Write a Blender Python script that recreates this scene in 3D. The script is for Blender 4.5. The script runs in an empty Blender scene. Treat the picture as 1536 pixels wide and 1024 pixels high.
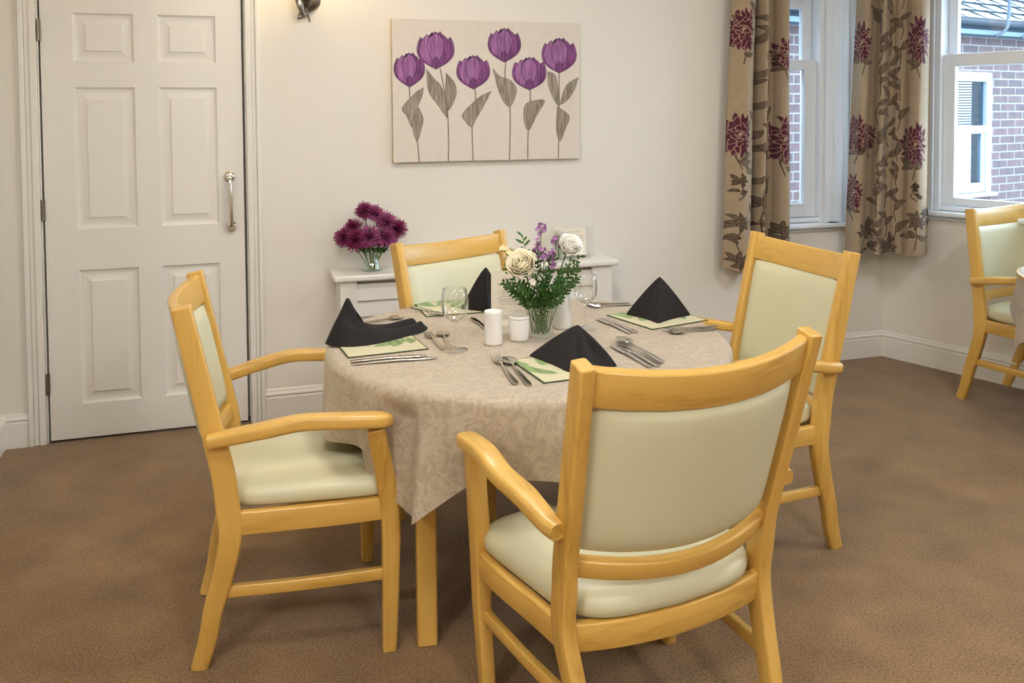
import bpy, bmesh, math, random
import numpy as np
from math import sin, cos, pi, radians, sqrt, atan2
from mathutils import Vector, Matrix

random.seed(7)
S = bpy.context.scene
COL = S.collection

# ------------------------------------------------------------------ helpers
def srgb(r, g, b):
    f = lambda c: (c/255/12.92) if c/255 <= .04045 else ((c/255+.055)/1.055)**2.4
    return (f(r), f(g), f(b), 1)

def link(o, parent=None):
    COL.objects.link(o)
    if parent is not None: o.parent = parent
    return o

class MB:
    """collects geometry that becomes one mesh object"""
    def __init__(s): s.v = []; s.f = []
    def add(s, vs, fs, M=None):
        n = len(s.v)
        if M is not None: vs = [M @ Vector(v) for v in vs]
        s.v += [tuple(v) for v in vs]; s.f += [tuple(i+n for i in f) for f in fs]
        return s
    def box(s, x0, x1, y0, y1, z0, z1, M=None):
        vs = [(x,y,z) for x in (x0,x1) for y in (y0,y1) for z in (z0,z1)]
        fs = [(0,1,3,2),(4,6,7,5),(0,4,5,1),(2,3,7,6),(0,2,6,4),(1,5,7,3)]
        return s.add(vs, fs, M)
    def rings(s, rings, caps=(True,True), closed=True, M=None, loop=False):
        n = len(rings[0]); vs = [p for r in rings for p in r]; fs = []
        m = len(rings)
        for i in range(m if loop else m-1):
            i2 = (i+1) % m
            for j in range(n if closed else n-1):
                k = (j+1) % n
                fs.append((i*n+j, i*n+k, i2*n+k, i2*n+j))
        if closed and not loop:
            if caps[0]: fs.append(tuple(reversed(range(n))))
            if caps[1]: fs.append(tuple((m-1)*n+j for j in range(n)))
        return s.add(vs, fs, M)
    def sweep(s, path, secs, side, r=.25, M=None, q=3):
        """rounded rectangle (w,h) swept along path; w lies along `side`"""
        path = [Vector(p) for p in path]; n = len(path)
        if isinstance(secs, tuple): secs = [secs]*n
        rs = []
        for i, p in enumerate(path):
            t = (path[min(i+1,n-1)]-path[max(i-1,0)]).normalized()
            sd = Vector(side[i] if isinstance(side, list) else side)
            sd = (sd - t*sd.dot(t)).normalized(); nn = t.cross(sd)
            w, h = secs[i]; rad = r*min(w, h)
            ring = []
            for cx, cy, a0 in ((1,1,0),(-1,1,90),(-1,-1,180),(1,-1,270)):
                for k in range(q):
                    a = radians(a0+90*k/(q-1))
                    ring.append(p+sd*(cx*(w/2-rad)+rad*cos(a))+nn*(cy*(h/2-rad)+rad*sin(a)))
            rs.append(ring)
        return s.rings(rs, M=M)
    def tube(s, path, rad, segs=8, M=None, caps=(True,True)):
        path = [Vector(p) for p in path]; n = len(path)
        if not isinstance(rad, (list,tuple)): rad = [rad]*n
        ref = None; rs = []
        for i, p in enumerate(path):
            t = (path[min(i+1,n-1)]-path[max(i-1,0)])
            t = t.normalized() if t.length > 1e-9 else Vector((0,0,1))
            if ref is None: ref = Vector((1,0,0)) if abs(t.x) < .8 else Vector((0,1,0))
            ref = (ref - t*ref.dot(t)).normalized(); b = t.cross(ref)
            rs.append([p+(ref*cos(2*pi*k/segs)+b*sin(2*pi*k/segs))*rad[i] for k in range(segs)])
        return s.rings(rs, caps=caps, M=M)
    def lathe(s, prof, segs=32, M=None, caps=(True,True)):
        return s.rings([[(r*cos(2*pi*k/segs), r*sin(2*pi*k/segs), z) for k in range(segs)] for r, z in prof], caps=caps, M=M)
    def grid(s, fn, nu, nv, M=None, closeu=False):
        vs = [fn(i/(nu if closeu else nu-1), j/(nv-1)) for j in range(nv) for i in range(nu)]
        fs = []
        for j in range(nv-1):
            for i in range(nu if closeu else nu-1):
                k = (i+1) % nu
                fs.append((j*nu+i, j*nu+k, (j+1)*nu+k, (j+1)*nu+i))
        return s.add(vs, fs, M)
    def prism(s, poly, z0, z1, M=None):
        return s.rings([[(x,y,z0) for x,y in poly],[(x,y,z1) for x,y in poly]], M=M)
    def sphere(s, c, r, segs=12, rings=8, sc=(1,1,1), M=None):
        c = Vector(c)
        rs = [[(c.x+sc[0]*r*sin(a)*cos(2*pi*k/segs), c.y+sc[1]*r*sin(a)*sin(2*pi*k/segs), c.z+sc[2]*r*cos(a)) for k in range(segs)]
              for a in [pi-pi*(i+.02)/(rings+.04) for i in range(rings+1)]]
        return s.rings(rs, M=M)
    def obj(s, name, mat, parent=None, loc=None, rz=0, smooth=40, bevel=0, seg=2, subsurf=0, solid=0):
        me = bpy.data.meshes.new(name); me.from_pydata(s.v, [], s.f); me.validate()
        bm = bmesh.new(); bm.from_mesh(me); bmesh.ops.recalc_face_normals(bm, faces=bm.faces); bm.to_mesh(me); bm.free()
        if isinstance(mat, (list,tuple)):
            for m in mat: me.materials.append(m)
        else: me.materials.append(mat)
        me.polygons.foreach_set('use_smooth', [True]*len(me.polygons))
        if smooth < 180: me.set_sharp_from_angle(angle=radians(smooth))
        me.update()
        o = bpy.data.objects.new(name, me)
        if loc is not None: o.location = loc
        o.rotation_euler = (0,0,rz)
        if solid:
            m = o.modifiers.new('solid','SOLIDIFY'); m.thickness = solid; m.offset = 0
        if bevel:
            m = o.modifiers.new('bevel','BEVEL'); m.width = bevel; m.segments = seg; m.limit_method = 'ANGLE'; m.angle_limit = radians(35)
        if subsurf:
            m = o.modifiers.new('sub','SUBSURF'); m.levels = subsurf; m.render_levels = subsurf
        return link(o, parent)

def tag(o, label, cat, group=None):
    o['label'] = label; o['category'] = cat
    if group: o['group'] = group
    return o
def struct(o): o['kind'] = 'structure'; return o
def thing(name, label, cat, loc=(0,0,0), rz=0, group=None):
    o = bpy.data.objects.new(name, None); o.empty_display_size = .1
    o.location = loc; o.rotation_euler = (0,0,rz)
    link(o); return tag(o, label, cat, group)

def smoothpath(pts, n):
    """Catmull-Rom through the control points"""
    P = [Vector(p) for p in pts]; P = [P[0]*2-P[1]]+P+[P[-1]*2-P[-2]]
    out = []
    m = len(P)-3
    for i in range(n):
        t = i/(n-1)*m; k = min(int(t), m-1); t -= k
        a,b,c,d = P[k:k+4]
        out.append(.5*((2*b)+(c-a)*t+(2*a-5*b+4*c-d)*t*t+(3*b-a-3*c+d)*t**3))
    return out

# ------------------------------------------------------------------ materials
def newmat(name):
    m = bpy.data.materials.new(name); m.use_nodes = True
    nt = m.node_tree; b = nt.nodes['Principled BSDF']
    return m, nt, b
def N(nt, typ, **kw):
    n = nt.nodes.new(typ)
    for k, v in kw.items():
        if k in n.inputs: n.inputs[k].default_value = v
        else: setattr(n, k, v)
    return n
def setp(b, **kw):
    for k, v in kw.items(): b.inputs[k.replace('_',' ')].default_value = v
def plain(name, col, rough=.5, bump=0, bscale=200, var=0, vscale=8, **kw):
    m, nt, b = newmat(name); setp(b, Base_Color=col, Roughness=rough, **kw)
    tc = N(nt,'ShaderNodeTexCoord')
    if var:
        n = N(nt,'ShaderNodeTexNoise', Scale=vscale, Detail=4.0); nt.links.new(tc.outputs['Object'], n.inputs['Vector'])
        r = N(nt,'ShaderNodeValToRGB'); r.color_ramp.elements[0].position = .3; r.color_ramp.elements[1].position = .7
        r.color_ramp.elements[0].color = tuple(c*(1-var) for c in col[:3])+(1,); r.color_ramp.elements[1].color = tuple(min(1,c*(1+var)) for c in col[:3])+(1,)
        nt.links.new(n.outputs['Fac'], r.inputs['Fac']); nt.links.new(r.outputs['Color'], b.inputs['Base Color'])
    if bump:
        n = N(nt,'ShaderNodeTexNoise', Scale=float(bscale), Detail=3.0); nt.links.new(tc.outputs['Object'], n.inputs['Vector'])
        bp = N(nt,'ShaderNodeBump', Strength=bump, Distance=.002); nt.links.new(n.outputs['Fac'], bp.inputs['Height'])
        nt.links.new(bp.outputs['Normal'], b.inputs['Normal'])
    return m
def wood(name, axis, base=(212,169,86), dark=(180,135,56)):
    m, nt, b = newmat(name); setp(b, Roughness=.34); b.inputs['Coat Weight'].default_value = .15; b.inputs['Coat Roughness'].default_value = .25
    tc = N(nt,'ShaderNodeTexCoord'); mp = N(nt,'ShaderNodeMapping')
    sc = [60,60,60]; sc[axis] = 2.5; mp.inputs['Scale'].default_value = sc
    nt.links.new(tc.outputs['Object'], mp.inputs['Vector'])
    n = N(nt,'ShaderNodeTexNoise', Scale=1.0, Detail=5.0, Roughness=.6); nt.links.new(mp.outputs['Vector'], n.inputs['Vector'])
    mp2 = N(nt,'ShaderNodeMapping'); sc = [9,9,9]; sc[axis] = .9; mp2.inputs['Scale'].default_value = sc
    nt.links.new(tc.outputs['Object'], mp2.inputs['Vector'])
    n2 = N(nt,'ShaderNodeTexNoise', Scale=1.0, Detail=2.0, Distortion=.6); nt.links.new(mp2.outputs['Vector'], n2.inputs['Vector'])
    mx = N(nt,'ShaderNodeMath', operation='ADD'); 
    nt.links.new(n.outputs['Fac'], mx.inputs[0]); nt.links.new(n2.outputs['Fac'], mx.inputs[1])
    r = N(nt,'ShaderNodeValToRGB'); e = r.color_ramp.elements
    e[0].position = .62; e[0].color = srgb(*dark); e[1].position = 1.2 if False else 1.0; e[1].color = srgb(*base)
    m2 = e.new(.84); m2.color = srgb(*[int(.35*a+.65*b_) for a,b_ in zip(dark,base)])
    nt.links.new(mx.outputs[0], r.inputs['Fac']); nt.links.new(r.outputs['Color'], b.inputs['Base Color'])
    bp = N(nt,'ShaderNodeBump', Strength=.08, Distance=.001); nt.links.new(n.outputs['Fac'], bp.inputs['Height']); nt.links.new(bp.outputs['Normal'], b.inputs['Normal'])
    return m

WX, WY, WZ = wood('beech_x',0), wood('beech_y',1), wood('beech_z',2)
VINYL = plain('cream_green_vinyl', srgb(209,206,174), .38, bump=.12, bscale=420, var=.02)
WALL = plain('cream_wall_paint', srgb(231,226,216), .75, bump=.12, bscale=160)
CEIL = plain('ceiling_paint', srgb(240,236,226), .85)
GLOSS = plain('white_gloss_paint', srgb(234,230,222), .3, bump=.04, bscale=60)
WINW = plain('daylight_tint_window_paint', srgb(230,236,242), .3)  # white paint with the blue cast of daylight put into its colour
BLACKV = plain('dark_gap', srgb(15,12,10), .9)
METAL = plain('polished_steel', srgb(205,200,192), .18, Metallic=1.0)
CHROME = plain('chrome', srgb(215,208,196), .12, Metallic=1.0)
HINGE = plain('hinge_steel', srgb(140,132,118), .35, Metallic=1.0)
CHINA = plain('white_china', srgb(238,236,232), .15)
PAPER = plain('paper', srgb(236,228,212), .6)
INK = plain('ink', srgb(60,50,48), .7)
GREYINK = plain('grey_ink', srgb(150,140,128), .7)
STEM = plain('stem_green', srgb(70,110,40), .5, var=.2, vscale=40)
LEAF = plain('leaf_green', srgb(58,96,34), .5, var=.35, vscale=60)
FERN = plain('fern_green', srgb(66,106,44), .5, var=.4, vscale=50)
ROSEW = plain('cream_rose_petal', srgb(246,236,208), .55, var=.06, vscale=30, Subsurface_Weight=.0)
ROSEW2 = plain('white_rose_petal', srgb(245,242,232), .55)
PURP = plain('deep_purple_petal', srgb(140,46,94), .6, var=.35, vscale=70)
PURP2 = plain('pink_purple_petal', srgb(168,84,132), .6, var=.25, vscale=70)
LILAC = plain('lilac_petal', srgb(160,110,160), .6, var=.3, vscale=90)
BUD = plain('cream_bud', srgb(232,214,170), .6)
NAVY = plain('dark_napkin_linen', srgb(19,12,14), .85, bump=.2, bscale=900, var=.12, vscale=20)
SILVER = plain('aged_silver', srgb(150,142,132), .3, Metallic=1.0, var=.35, vscale=40)

def glassmat(name, tint=(1,1,1,1), rough=0.0, gl=.9, base=.035, ex=3.5, mul=.75):
    """thin clear glass: transmits straight through, reflects by Fresnel"""
    m, nt, b = newmat(name); nt.nodes.remove(b)
    out = nt.nodes['Material Output']
    tr = N(nt,'ShaderNodeBsdfTransparent', Color=tint); g = N(nt,'ShaderNodeBsdfGlossy', Roughness=rough); g.inputs['Color'].default_value = (gl,gl,gl,1)
    lw = N(nt,'ShaderNodeLayerWeight', Blend=.5); mx = N(nt,'ShaderNodeMixShader')
    pw = N(nt,'ShaderNodeMath', operation='POWER'); pw.inputs[1].default_value = ex; ma = N(nt,'ShaderNodeMath', operation='MULTIPLY_ADD'); ma.inputs[1].default_value = mul; ma.inputs[2].default_value = base
    nt.links.new(lw.outputs['Facing'], pw.inputs[0]); nt.links.new(pw.outputs[0], ma.inputs[0]); nt.links.new(ma.outputs[0], mx.inputs[0]); nt.links.new(tr.outputs[0], mx.inputs[1]); nt.links.new(g.outputs[0], mx.inputs[2])
    nt.links.new(mx.outputs[0], out.inputs['Surface'])
    return m
PANE = glassmat('window_glass', (.95,.97,.98,1), base=.002)
GLASS = glassmat('clear_glassware', (.985,.99,.985,1), .02, base=.05, ex=2.2, mul=.95)
VGLASS = glassmat('vase_glass', (.955,.98,.955,1), .02, base=.05, ex=2.5, mul=.9)
WATER = glassmat('water', (.97,.985,.97,1), .0)
ACRYL = glassmat('acrylic', (.97,.97,.97,1), .02)

# carpet
def carpet():
    m, nt, b = newmat('brown_twist_carpet'); setp(b, Roughness=.95); b.inputs['Sheen Weight'].default_value = .25; b.inputs['Sheen Roughness'].default_value = .5
    b.inputs['Specular IOR Level'].default_value = .15
    tc = N(nt,'ShaderNodeTexCoord')
    n = N(nt,'ShaderNodeTexNoise', Scale=170.0, Detail=3.0, Roughness=.7); n2 = N(nt,'ShaderNodeTexNoise', Scale=6.0, Detail=3.0)
    for q in (n, n2): nt.links.new(tc.outputs['Object'], q.inputs['Vector'])
    a = N(nt,'ShaderNodeMath', operation='MULTIPLY_ADD'); a.inputs[1].default_value = .25
    nt.links.new(n2.outputs['Fac'], a.inputs[0]); nt.links.new(n.outputs['Fac'], a.inputs[2])
    r = N(nt,'ShaderNodeValToRGB'); e = r.color_ramp.elements
    e[0].position = .45; e[0].color = srgb(84,60,32); e[1].position = .80; e[1].color = srgb(160,124,79)
    nt.links.new(a.outputs[0], r.inputs['Fac']); nt.links.new(r.outputs['Color'], b.inputs['Base Color'])
    bp = N(nt,'ShaderNodeBump', Strength=.7, Distance=.004); nt.links.new(n.outputs['Fac'], bp.inputs['Height']); nt.links.new(bp.outputs['Normal'], b.inputs['Normal'])
    return m
CARPET = carpet()
# damask cloth
def damask(name='damask_cloth'):
    m, nt, b = newmat(name); setp(b, Roughness=.6); b.inputs['Sheen Weight'].default_value = .2
    tc = N(nt,'ShaderNodeTexCoord')
    n = N(nt,'ShaderNodeTexNoise', Scale=22.0, Detail=2.0, Distortion=2.6, Roughness=.55)
    n3 = N(nt,'ShaderNodeTexNoise', Scale=85.0, Detail=2.0, Distortion=2.0)
    for q in (n, n3): nt.links.new(tc.outputs['Object'], q.inputs['Vector'])
    r = N(nt,'ShaderNodeValToRGB'); e = r.color_ramp.elements
    e[0].position = .44; e[0].color = srgb(172,156,134); e[1].position = .56; e[1].color = srgb(186,171,150)
    nt.links.new(n.outputs['Fac'], r.inputs['Fac'])
    r2 = N(nt,'ShaderNodeValToRGB'); e = r2.color_ramp.elements
    e[0].position = .4; e[0].color = (.92,.92,.92,1); e[1].position = .6; e[1].color = (1,1,1,1)
    nt.links.new(n3.outputs['Fac'], r2.inputs['Fac'])
    mx = N(nt,'ShaderNodeMix', data_type='RGBA', blend_type='MULTIPLY'); mx.inputs[0].default_value = 1
    nt.links.new(r.outputs['Color'], mx.inputs[6]); nt.links.new(r2.outputs['Color'], mx.inputs[7])
    nt.links.new(mx.outputs[2], b.inputs['Base Color'])
    bp = N(nt,'ShaderNodeBump', Strength=.15, Distance=.002); nt.links.new(n3.outputs['Fac'], bp.inputs['Height']); nt.links.new(bp.outputs['Normal'], b.inputs['Normal'])
    return m
DAMASK = damask()
def brick():
    m, nt, b = newmat('pale_red_brick'); setp(b, Roughness=.85)
    tc = N(nt,'ShaderNodeTexCoord'); sx = N(nt,'ShaderNodeSeparateXYZ'); cb = N(nt,'ShaderNodeCombineXYZ')
    nt.links.new(tc.outputs['Object'], sx.inputs[0]); nt.links.new(sx.outputs[0], cb.inputs[0]); nt.links.new(sx.outputs[2], cb.inputs[1])
    t = N(nt,'ShaderNodeTexBrick', Scale=1.0); t.inputs['Color1'].default_value = srgb(102,82,82); t.inputs['Color2'].default_value = srgb(86,74,77); t.inputs['Mortar'].default_value = srgb(132,128,127)
    t.inputs['Mortar Size'].default_value = .007; t.inputs['Brick Width'].default_value = .24; t.inputs['Row Height'].default_value = .0745
    t.inputs['Mortar Smooth'].default_value = .1
    nt.links.new(cb.outputs[0], t.inputs['Vector'])
    n = N(nt,'ShaderNodeTexNoise', Scale=14.0, Detail=5.0); nt.links.new(tc.outputs['Object'], n.inputs['Vector'])
    r = N(nt,'ShaderNodeValToRGB'); e = r.color_ramp.elements; e[0].position=.3; e[0].color=(.75,.75,.75,1); e[1].position=.7; e[1].color=(1.1,1.1,1.1,1)
    nt.links.new(n.outputs['Fac'], r.inputs['Fac'])
    mx = N(nt,'ShaderNodeMix', data_type='RGBA', blend_type='MULTIPLY'); mx.inputs[0].default_value = 1
    nt.links.new(t.outputs['Color'], mx.inputs[6]); nt.links.new(r.outputs['Color'], mx.inputs[7]); nt.links.new(mx.outputs[2], b.inputs['Base Color'])
    bp = N(nt,'ShaderNodeBump', Strength=.5, Distance=.006); bp.invert = True
    nt.links.new(t.outputs['Fac'], bp.inputs['Height']); nt.links.new(bp.outputs['Normal'], b.inputs['Normal'])
    return m
BRICK = brick()
def colmat(name, rough=.8, sheen=0, bump=0, bscale=600):
    m, nt, b = newmat(name); setp(b, Roughness=rough)
    b.inputs['Sheen Weight'].default_value = sheen; b.inputs['Specular IOR Level'].default_value = .2
    a = N(nt,'ShaderNodeAttribute', attribute_name='paint'); nt.links.new(a.outputs['Color'], b.inputs['Base Color'])
    if bump:
        tc = N(nt,'ShaderNodeTexCoord'); n = N(nt,'ShaderNodeTexNoise', Scale=float(bscale)); nt.links.new(tc.outputs['Object'], n.inputs['Vector'])
        bp = N(nt,'ShaderNodeBump', Strength=bump, Distance=.001); nt.links.new(n.outputs['Fac'], bp.inputs['Height']); nt.links.new(bp.outputs['Normal'], b.inputs['Normal'])
    return m
CANVASM = colmat('painted_canvas', .8, bump=.2, bscale=900)
CURTM = colmat('printed_curtain_fabric', .85, .2, .2, 500)
MATM = colmat('printed_placemat', .5)

# ------------------------------------------------------------------ tiny painter: makes the printed patterns
class Paint:
    def __init__(s, w, h, bg, seed=1):
        s.w, s.h = w, h; s.a = np.ones((h, w, 3))*np.array(bg[:3]); s.rng = np.random.default_rng(seed)
        s.streak = s.noise(w, h, 2.2, 22); s.soft = s.noise(w, h, 9, 9)
    def noise(s, w, h, sx, sy):
        g = s.rng.random((int(h/sy)+3, int(w/sx)+3))
        y = np.arange(h)/sy; x = np.arange(w)/sx
        y0 = y.astype(int); x0 = x.astype(int); fy = (y-y0)[:,None]; fx = (x-x0)[None,:]
        return (g[y0][:,x0]*(1-fy)*(1-fx)+g[y0+1][:,x0]*fy*(1-fx)+g[y0][:,x0+1]*(1-fy)*fx+g[y0+1][:,x0+1]*fy*fx)
    def _box(s, P, m):
        x0 = max(0, int(P[:,0].min()-m)); x1 = min(s.w, int(P[:,0].max()+m)+2)
        y0 = max(0, int(P[:,1].min()-m)); y1 = min(s.h, int(P[:,1].max()+m)+2)
        return x0, x1, y0, y1
    def poly(s, pts, col, var=.25, alpha=1, tex='streak'):
        P = np.array(pts, float); x0,x1,y0,y1 = s._box(P, 1)
        if x1 <= x0 or y1 <= y0: return
        X, Y = np.meshgrid(np.arange(x0,x1)+.5, np.arange(y0,y1)+.5); ins = np.zeros(X.shape, bool)
        n = len(P)
        for i in range(n):
            xa,ya = P[i]; xb,yb = P[(i+1)%n]
            if ya == yb: continue
            c = ((ya > Y) != (yb > Y)) & (X < (xb-xa)*(Y-ya)/(yb-ya)+xa); ins ^= c
        t = getattr(s, tex)[y0:y1,x0:x1][...,None]
        c = np.clip(np.array(col[:3])*(1+var*2*(t-.5)), 0, 1)
        m = (ins*alpha)[...,None]
        s.a[y0:y1,x0:x1] = s.a[y0:y1,x0:x1]*(1-m)+c*m
    def line(s, pts, w, col, alpha=1):
        P = np.array(pts, float)
        for i in range(len(P)-1):
            Q = P[i:i+2]; x0,x1,y0,y1 = s._box(Q, w+1)
            if x1 <= x0 or y1 <= y0: continue
            X, Y = np.meshgrid(np.arange(x0,x1)+.5, np.arange(y0,y1)+.5)
            d = Q[1]-Q[0]; L = max(1e-9, (d**2).sum()); t = np.clip(((X-Q[0,0])*d[0]+(Y-Q[0,1])*d[1])/L, 0, 1)
            D = np.hypot(X-Q[0,0]-t*d[0], Y-Q[0,1]-t*d[1])
            m = (np.clip(w/2+.5-D, 0, 1)*alpha)[...,None]
            s.a[y0:y1,x0:x1] = s.a[y0:y1,x0:x1]*(1-m)+np.array(col[:3])*m
    def petal(s, bx, by, tx, ty, w, col, out, ow=1.2, var=.25, bend=0, pw=.8, tex='streak', veins=0, vcol=None):
        d = np.array([tx-bx, ty-by]); L = np.hypot(*d); n = np.array([-d[1], d[0]])/L
        ts = np.linspace(0, 1, 14); L1 = []; R1 = []; Cn = []
        for t in ts:
            c = np.array([bx,by])+d*t+n*bend*L*sin(pi*t); hw = w*max(0, sin(pi*t**pw))**.75
            L1.append(c+n*hw); R1.append(c-n*hw); Cn.append(c)
        P = L1+R1[::-1]
        s.poly(P, col, var, tex=tex); s.line(P+[P[0]], ow, out)
        for k in range(veins):
            f = (k+1)/(veins+1)*2-1
            s.line([c+(l-c)*f for c, l in zip(Cn, L1)][1:-2], ow*.7, vcol or out, .7)
    def curve(s, pts, n=30): return [(p.x,p.y) for p in smoothpath([(x,y,0) for x,y in pts], n)]

def painted_grid(name, paint, posfn, mat, parent=None, **kw):
    """a surface whose vertices carry the paint; posfn(s,t)->xyz with s,t in 0..1 (t=0 at top)"""
    w, h = paint.w, paint.h
    vs = [posfn((i)/(w-1), (j)/(h-1)) for j in range(h) for i in range(w)]
    idx = np.arange(w*h).reshape(h, w)
    f = np.stack([idx[:-1,:-1], idx[1:,:-1], idx[1:,1:], idx[:-1,1:]], -1).reshape(-1, 4)
    me = bpy.data.meshes.new(name); me.from_pydata(vs, [], f.tolist()); me.materials.append(mat)
    ca = me.color_attributes.new('paint', 'FLOAT_COLOR', 'POINT')
    arr = np.concatenate([paint.a.reshape(-1,3), np.ones((w*h,1))], 1).astype(np.float32).ravel()
    ca.data.foreach_set('color', arr)
    me.polygons.foreach_set('use_smooth', [True]*len(me.polygons)); me.update()
    o = bpy.data.objects.new(name, me)
    for k, v in kw.items(): setattr(o, k, v)
    return link(o, parent)

# ------------------------------------------------------------------ room frame
WA, WD, RA, CORU = .3059, 4.4043, -.9465, 2.2213
def BWP(u, off=0, z=0):    # point on the back wall: u along it, off into the room
    return Vector((u*cos(WA)+off*sin(WA), WD+u*sin(WA)-off*cos(WA), z))
CORNER = BWP(CORU)
def RWP(v, off=0, z=0):
    return Vector((CORNER.x+v*cos(RA)+off*sin(RA), CORNER.y+v*sin(RA)-off*cos(RA), z))
B0 = BWP(0); ULEFT = -2.275; HC = 2.55
LW0 = BWP(ULEFT); LW1 = BWP(ULEFT, 2.3)          # left wall runs towards the camera
RW1 = RWP(3.4)
MBW = Matrix.Translation(B0) @ Matrix.Rotation(WA, 4, 'Z')
MRW = Matrix.Translation(CORNER) @ Matrix.Rotation(RA, 4, 'Z')
FARX, FARL, BACKY = RW1.x, -3.6, -3.0
room = [LW0, CORNER, RW1, Vector((FARX,BACKY,0)), Vector((FARL,BACKY,0)), Vector((FARL,LW1.y,0)), LW1]
froom = [BWP(ULEFT-.2,-.21), BWP(CORU+.1,-.2), RWP(.0,-.21), RWP(3.5,-.21), Vector((FARX+.2,BACKY-.2,0)), Vector((FARL-.2,BACKY-.2,0)), Vector((FARL-.2,LW1.y+.2,0)), Vector((LW1.x-.2,LW1.y+.2,0))]
fl = MB(); fl.rings([[(p.x,p.y,-.1) for p in froom],[(p.x,p.y,0) for p in froom]])
struct(fl.obj('floor', CARPET, smooth=30))
cl = MB(); cl.rings([[(p.x,p.y,HC) for p in room],[(p.x,p.y,HC+.1) for p in room]])
struct(cl.obj('ceiling', CEIL, smooth=30))

# openings
DU0, DU1, DZ1 = -2.10, -1.258, 2.03
W1U0, W1U1, W1Z0, W1Z1 = 1.34, 1.82, .785, 2.06
W2V0, W2V1, W2Z0, W2Z1 = .30, 1.34, .862, 2.10
T = .22
def wall_with_holes(x0, x1, holes, H, t=T):
    b = MB(); x = x0
    for (a, c, z0, z1) in sorted(holes):
        b.box(x, a, 0, t, 0, H)
        if z0 > 0: b.box(a, c, 0, t, 0, z0)
        b.box(a, c, 0, t, z1, H); x = c
    b.box(x, x1, 0, t, 0, H)
    return b
bwm = wall_with_holes(ULEFT, CORU, [(DU0,DU1,0,DZ1),(W1U0,W1U1,W1Z0,W1Z1)], HC)
bwm.box(DU0-.02, DU1+.02, .09, T, 0, DZ1+.02)  # added panel behind the door, keeps sky light out of its gaps
struct(bwm.obj('wall_back', WALL, loc=B0, rz=WA, smooth=30))
rwm = wall_with_holes(0, 3.4, [(W2V0,W2V1,W2Z0,W2Z1),(2.0,3.0,W2Z0,W2Z1)], HC)
struct(rwm.obj('wall_right', WALL, loc=CORNER, rz=RA, smooth=30))
# fill the wedge behind the corner so no sky shows
cm = MB(); cm.prism([(CORNER.x,CORNER.y),(RWP(0,-T).x,RWP(0,-T).y),(RWP(-.12,-T).x,RWP(-.12,-T).y+.05),(BWP(CORU,-T).x,BWP(CORU,-T).y)], 0, HC)
struct(cm.obj('wall_corner', WALL))
def simplewall(name, a, b, out=.15):
    d = (b-a); L = d.length; rz = atan2(d.y, d.x)
    w = MB().box(0, L, 0, out, 0, HC)
    return struct(w.obj(name, WALL, loc=a, rz=rz, smooth=30))
simplewall('wall_left', LW1, LW0)
simplewall('wall_left_return', Vector((FARL,LW1.y,0)), LW1-Vector((.001,0,0)))
simplewall('wall_far_left', Vector((FARL,BACKY,0)), Vector((FARL,LW1.y,0)))
simplewall('wall_front', Vector((FARX,BACKY,0)), Vector((FARL,BACKY,0)))
simplewall('wall_far_right', RW1, Vector((FARX,BACKY,0)))

# baseboards: profile swept
BBP = [(0,0),(-.018,0),(-.018,.105),(-.014,.112),(-.02,.118),(-.02,.124),(-.012,.132),(-.01,.14),(-.004,.145),(0,.145)]
def baseboard(name, M, x0, x1):
    b = MB(); b.rings([[(x,y,z) for y,z in BBP] for x in (x0,x1)], M=M)
    return struct(b.obj(name, GLOSS, smooth=25))
baseboard('baseboard_back', MBW, DU1+.062, CORU+.012)
baseboard('baseboard_back_left', MBW, ULEFT, DU0-.068)
baseboard('baseboard_right', MRW, -.012, 3.38)
dl = (LW0-LW1); MLW = Matrix.Translation(LW1) @ Matrix.Rotation(atan2(dl.y,dl.x), 4, 'Z')
baseboard('baseboard_left', MLW, .02, dl.length)

# door architrave
am = MB()
def archi(b, x0, x1, z1, w0=.062, left=.068):
    steps = [(0,.4,.022),(.4,.7,.016),(.7,1,.024)]
    for a, c, d in steps:      # a..c fraction from inner edge to outer
        b.box(x1+a*w0, x1+c*w0, -d, 0, 0, z1+a*w0)
        b.box(x0-c*left, x0-a*left, -d, 0, 0, z1+a*w0)
        b.box(x0-c*left, x1+c*w0, -d, 0, z1+a*w0, z1+c*w0)
archi(am, DU0, DU1, DZ1)
# jamb lining (stops)
am.box(DU0, DU0+.006, -.01, .08, 0, DZ1); am.box(DU1-.006, DU1, -.01, .08, 0, DZ1); am.box(DU0, DU1, -.01, .08, DZ1-.006, DZ1)
struct(am.obj('trim_1', GLOSS, loc=B0, rz=WA, smooth=30, bevel=.003))

# ------------------------------------------------------------------ door
d = bpy.data.objects.new('door_1', None); d.location = BWP(-1.679, 0, 0); d.rotation_euler = (0,0,WA); link(d); struct(d)
DC = -1.679
xl, xr = -2.086-DC, -1.274-DC
zt, zb = 2.015, .012
panels = []
for z0, z1 in ((.16,.742),(.918,1.528),(1.635,1.845)):
    panels += [(-1.962-DC, -1.721-DC, z0, z1), (-1.625-DC, -1.383-DC, z0, z1)]
xs = sorted({xl,xr}|{p[0] for p in panels}|{p[1] for p in panels}); zs = sorted({zb,zt}|{p[2] for p in panels}|{p[3] for p in panels})
db = MB(); FY = -.004
for i in range(len(xs)-1):
    for j in range(len(zs)-1):
        cx, cz = (xs[i]+xs[i+1])/2, (zs[j]+zs[j+1])/2
        if any(p[0] < cx < p[1] and p[2] < cz < p[3] for p in panels): continue
        db.add([(xs[i],FY,zs[j]),(xs[i+1],FY,zs[j]),(xs[i+1],FY,zs[j+1]),(xs[i],FY,zs[j+1])], [(0,1,2,3)])
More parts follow.
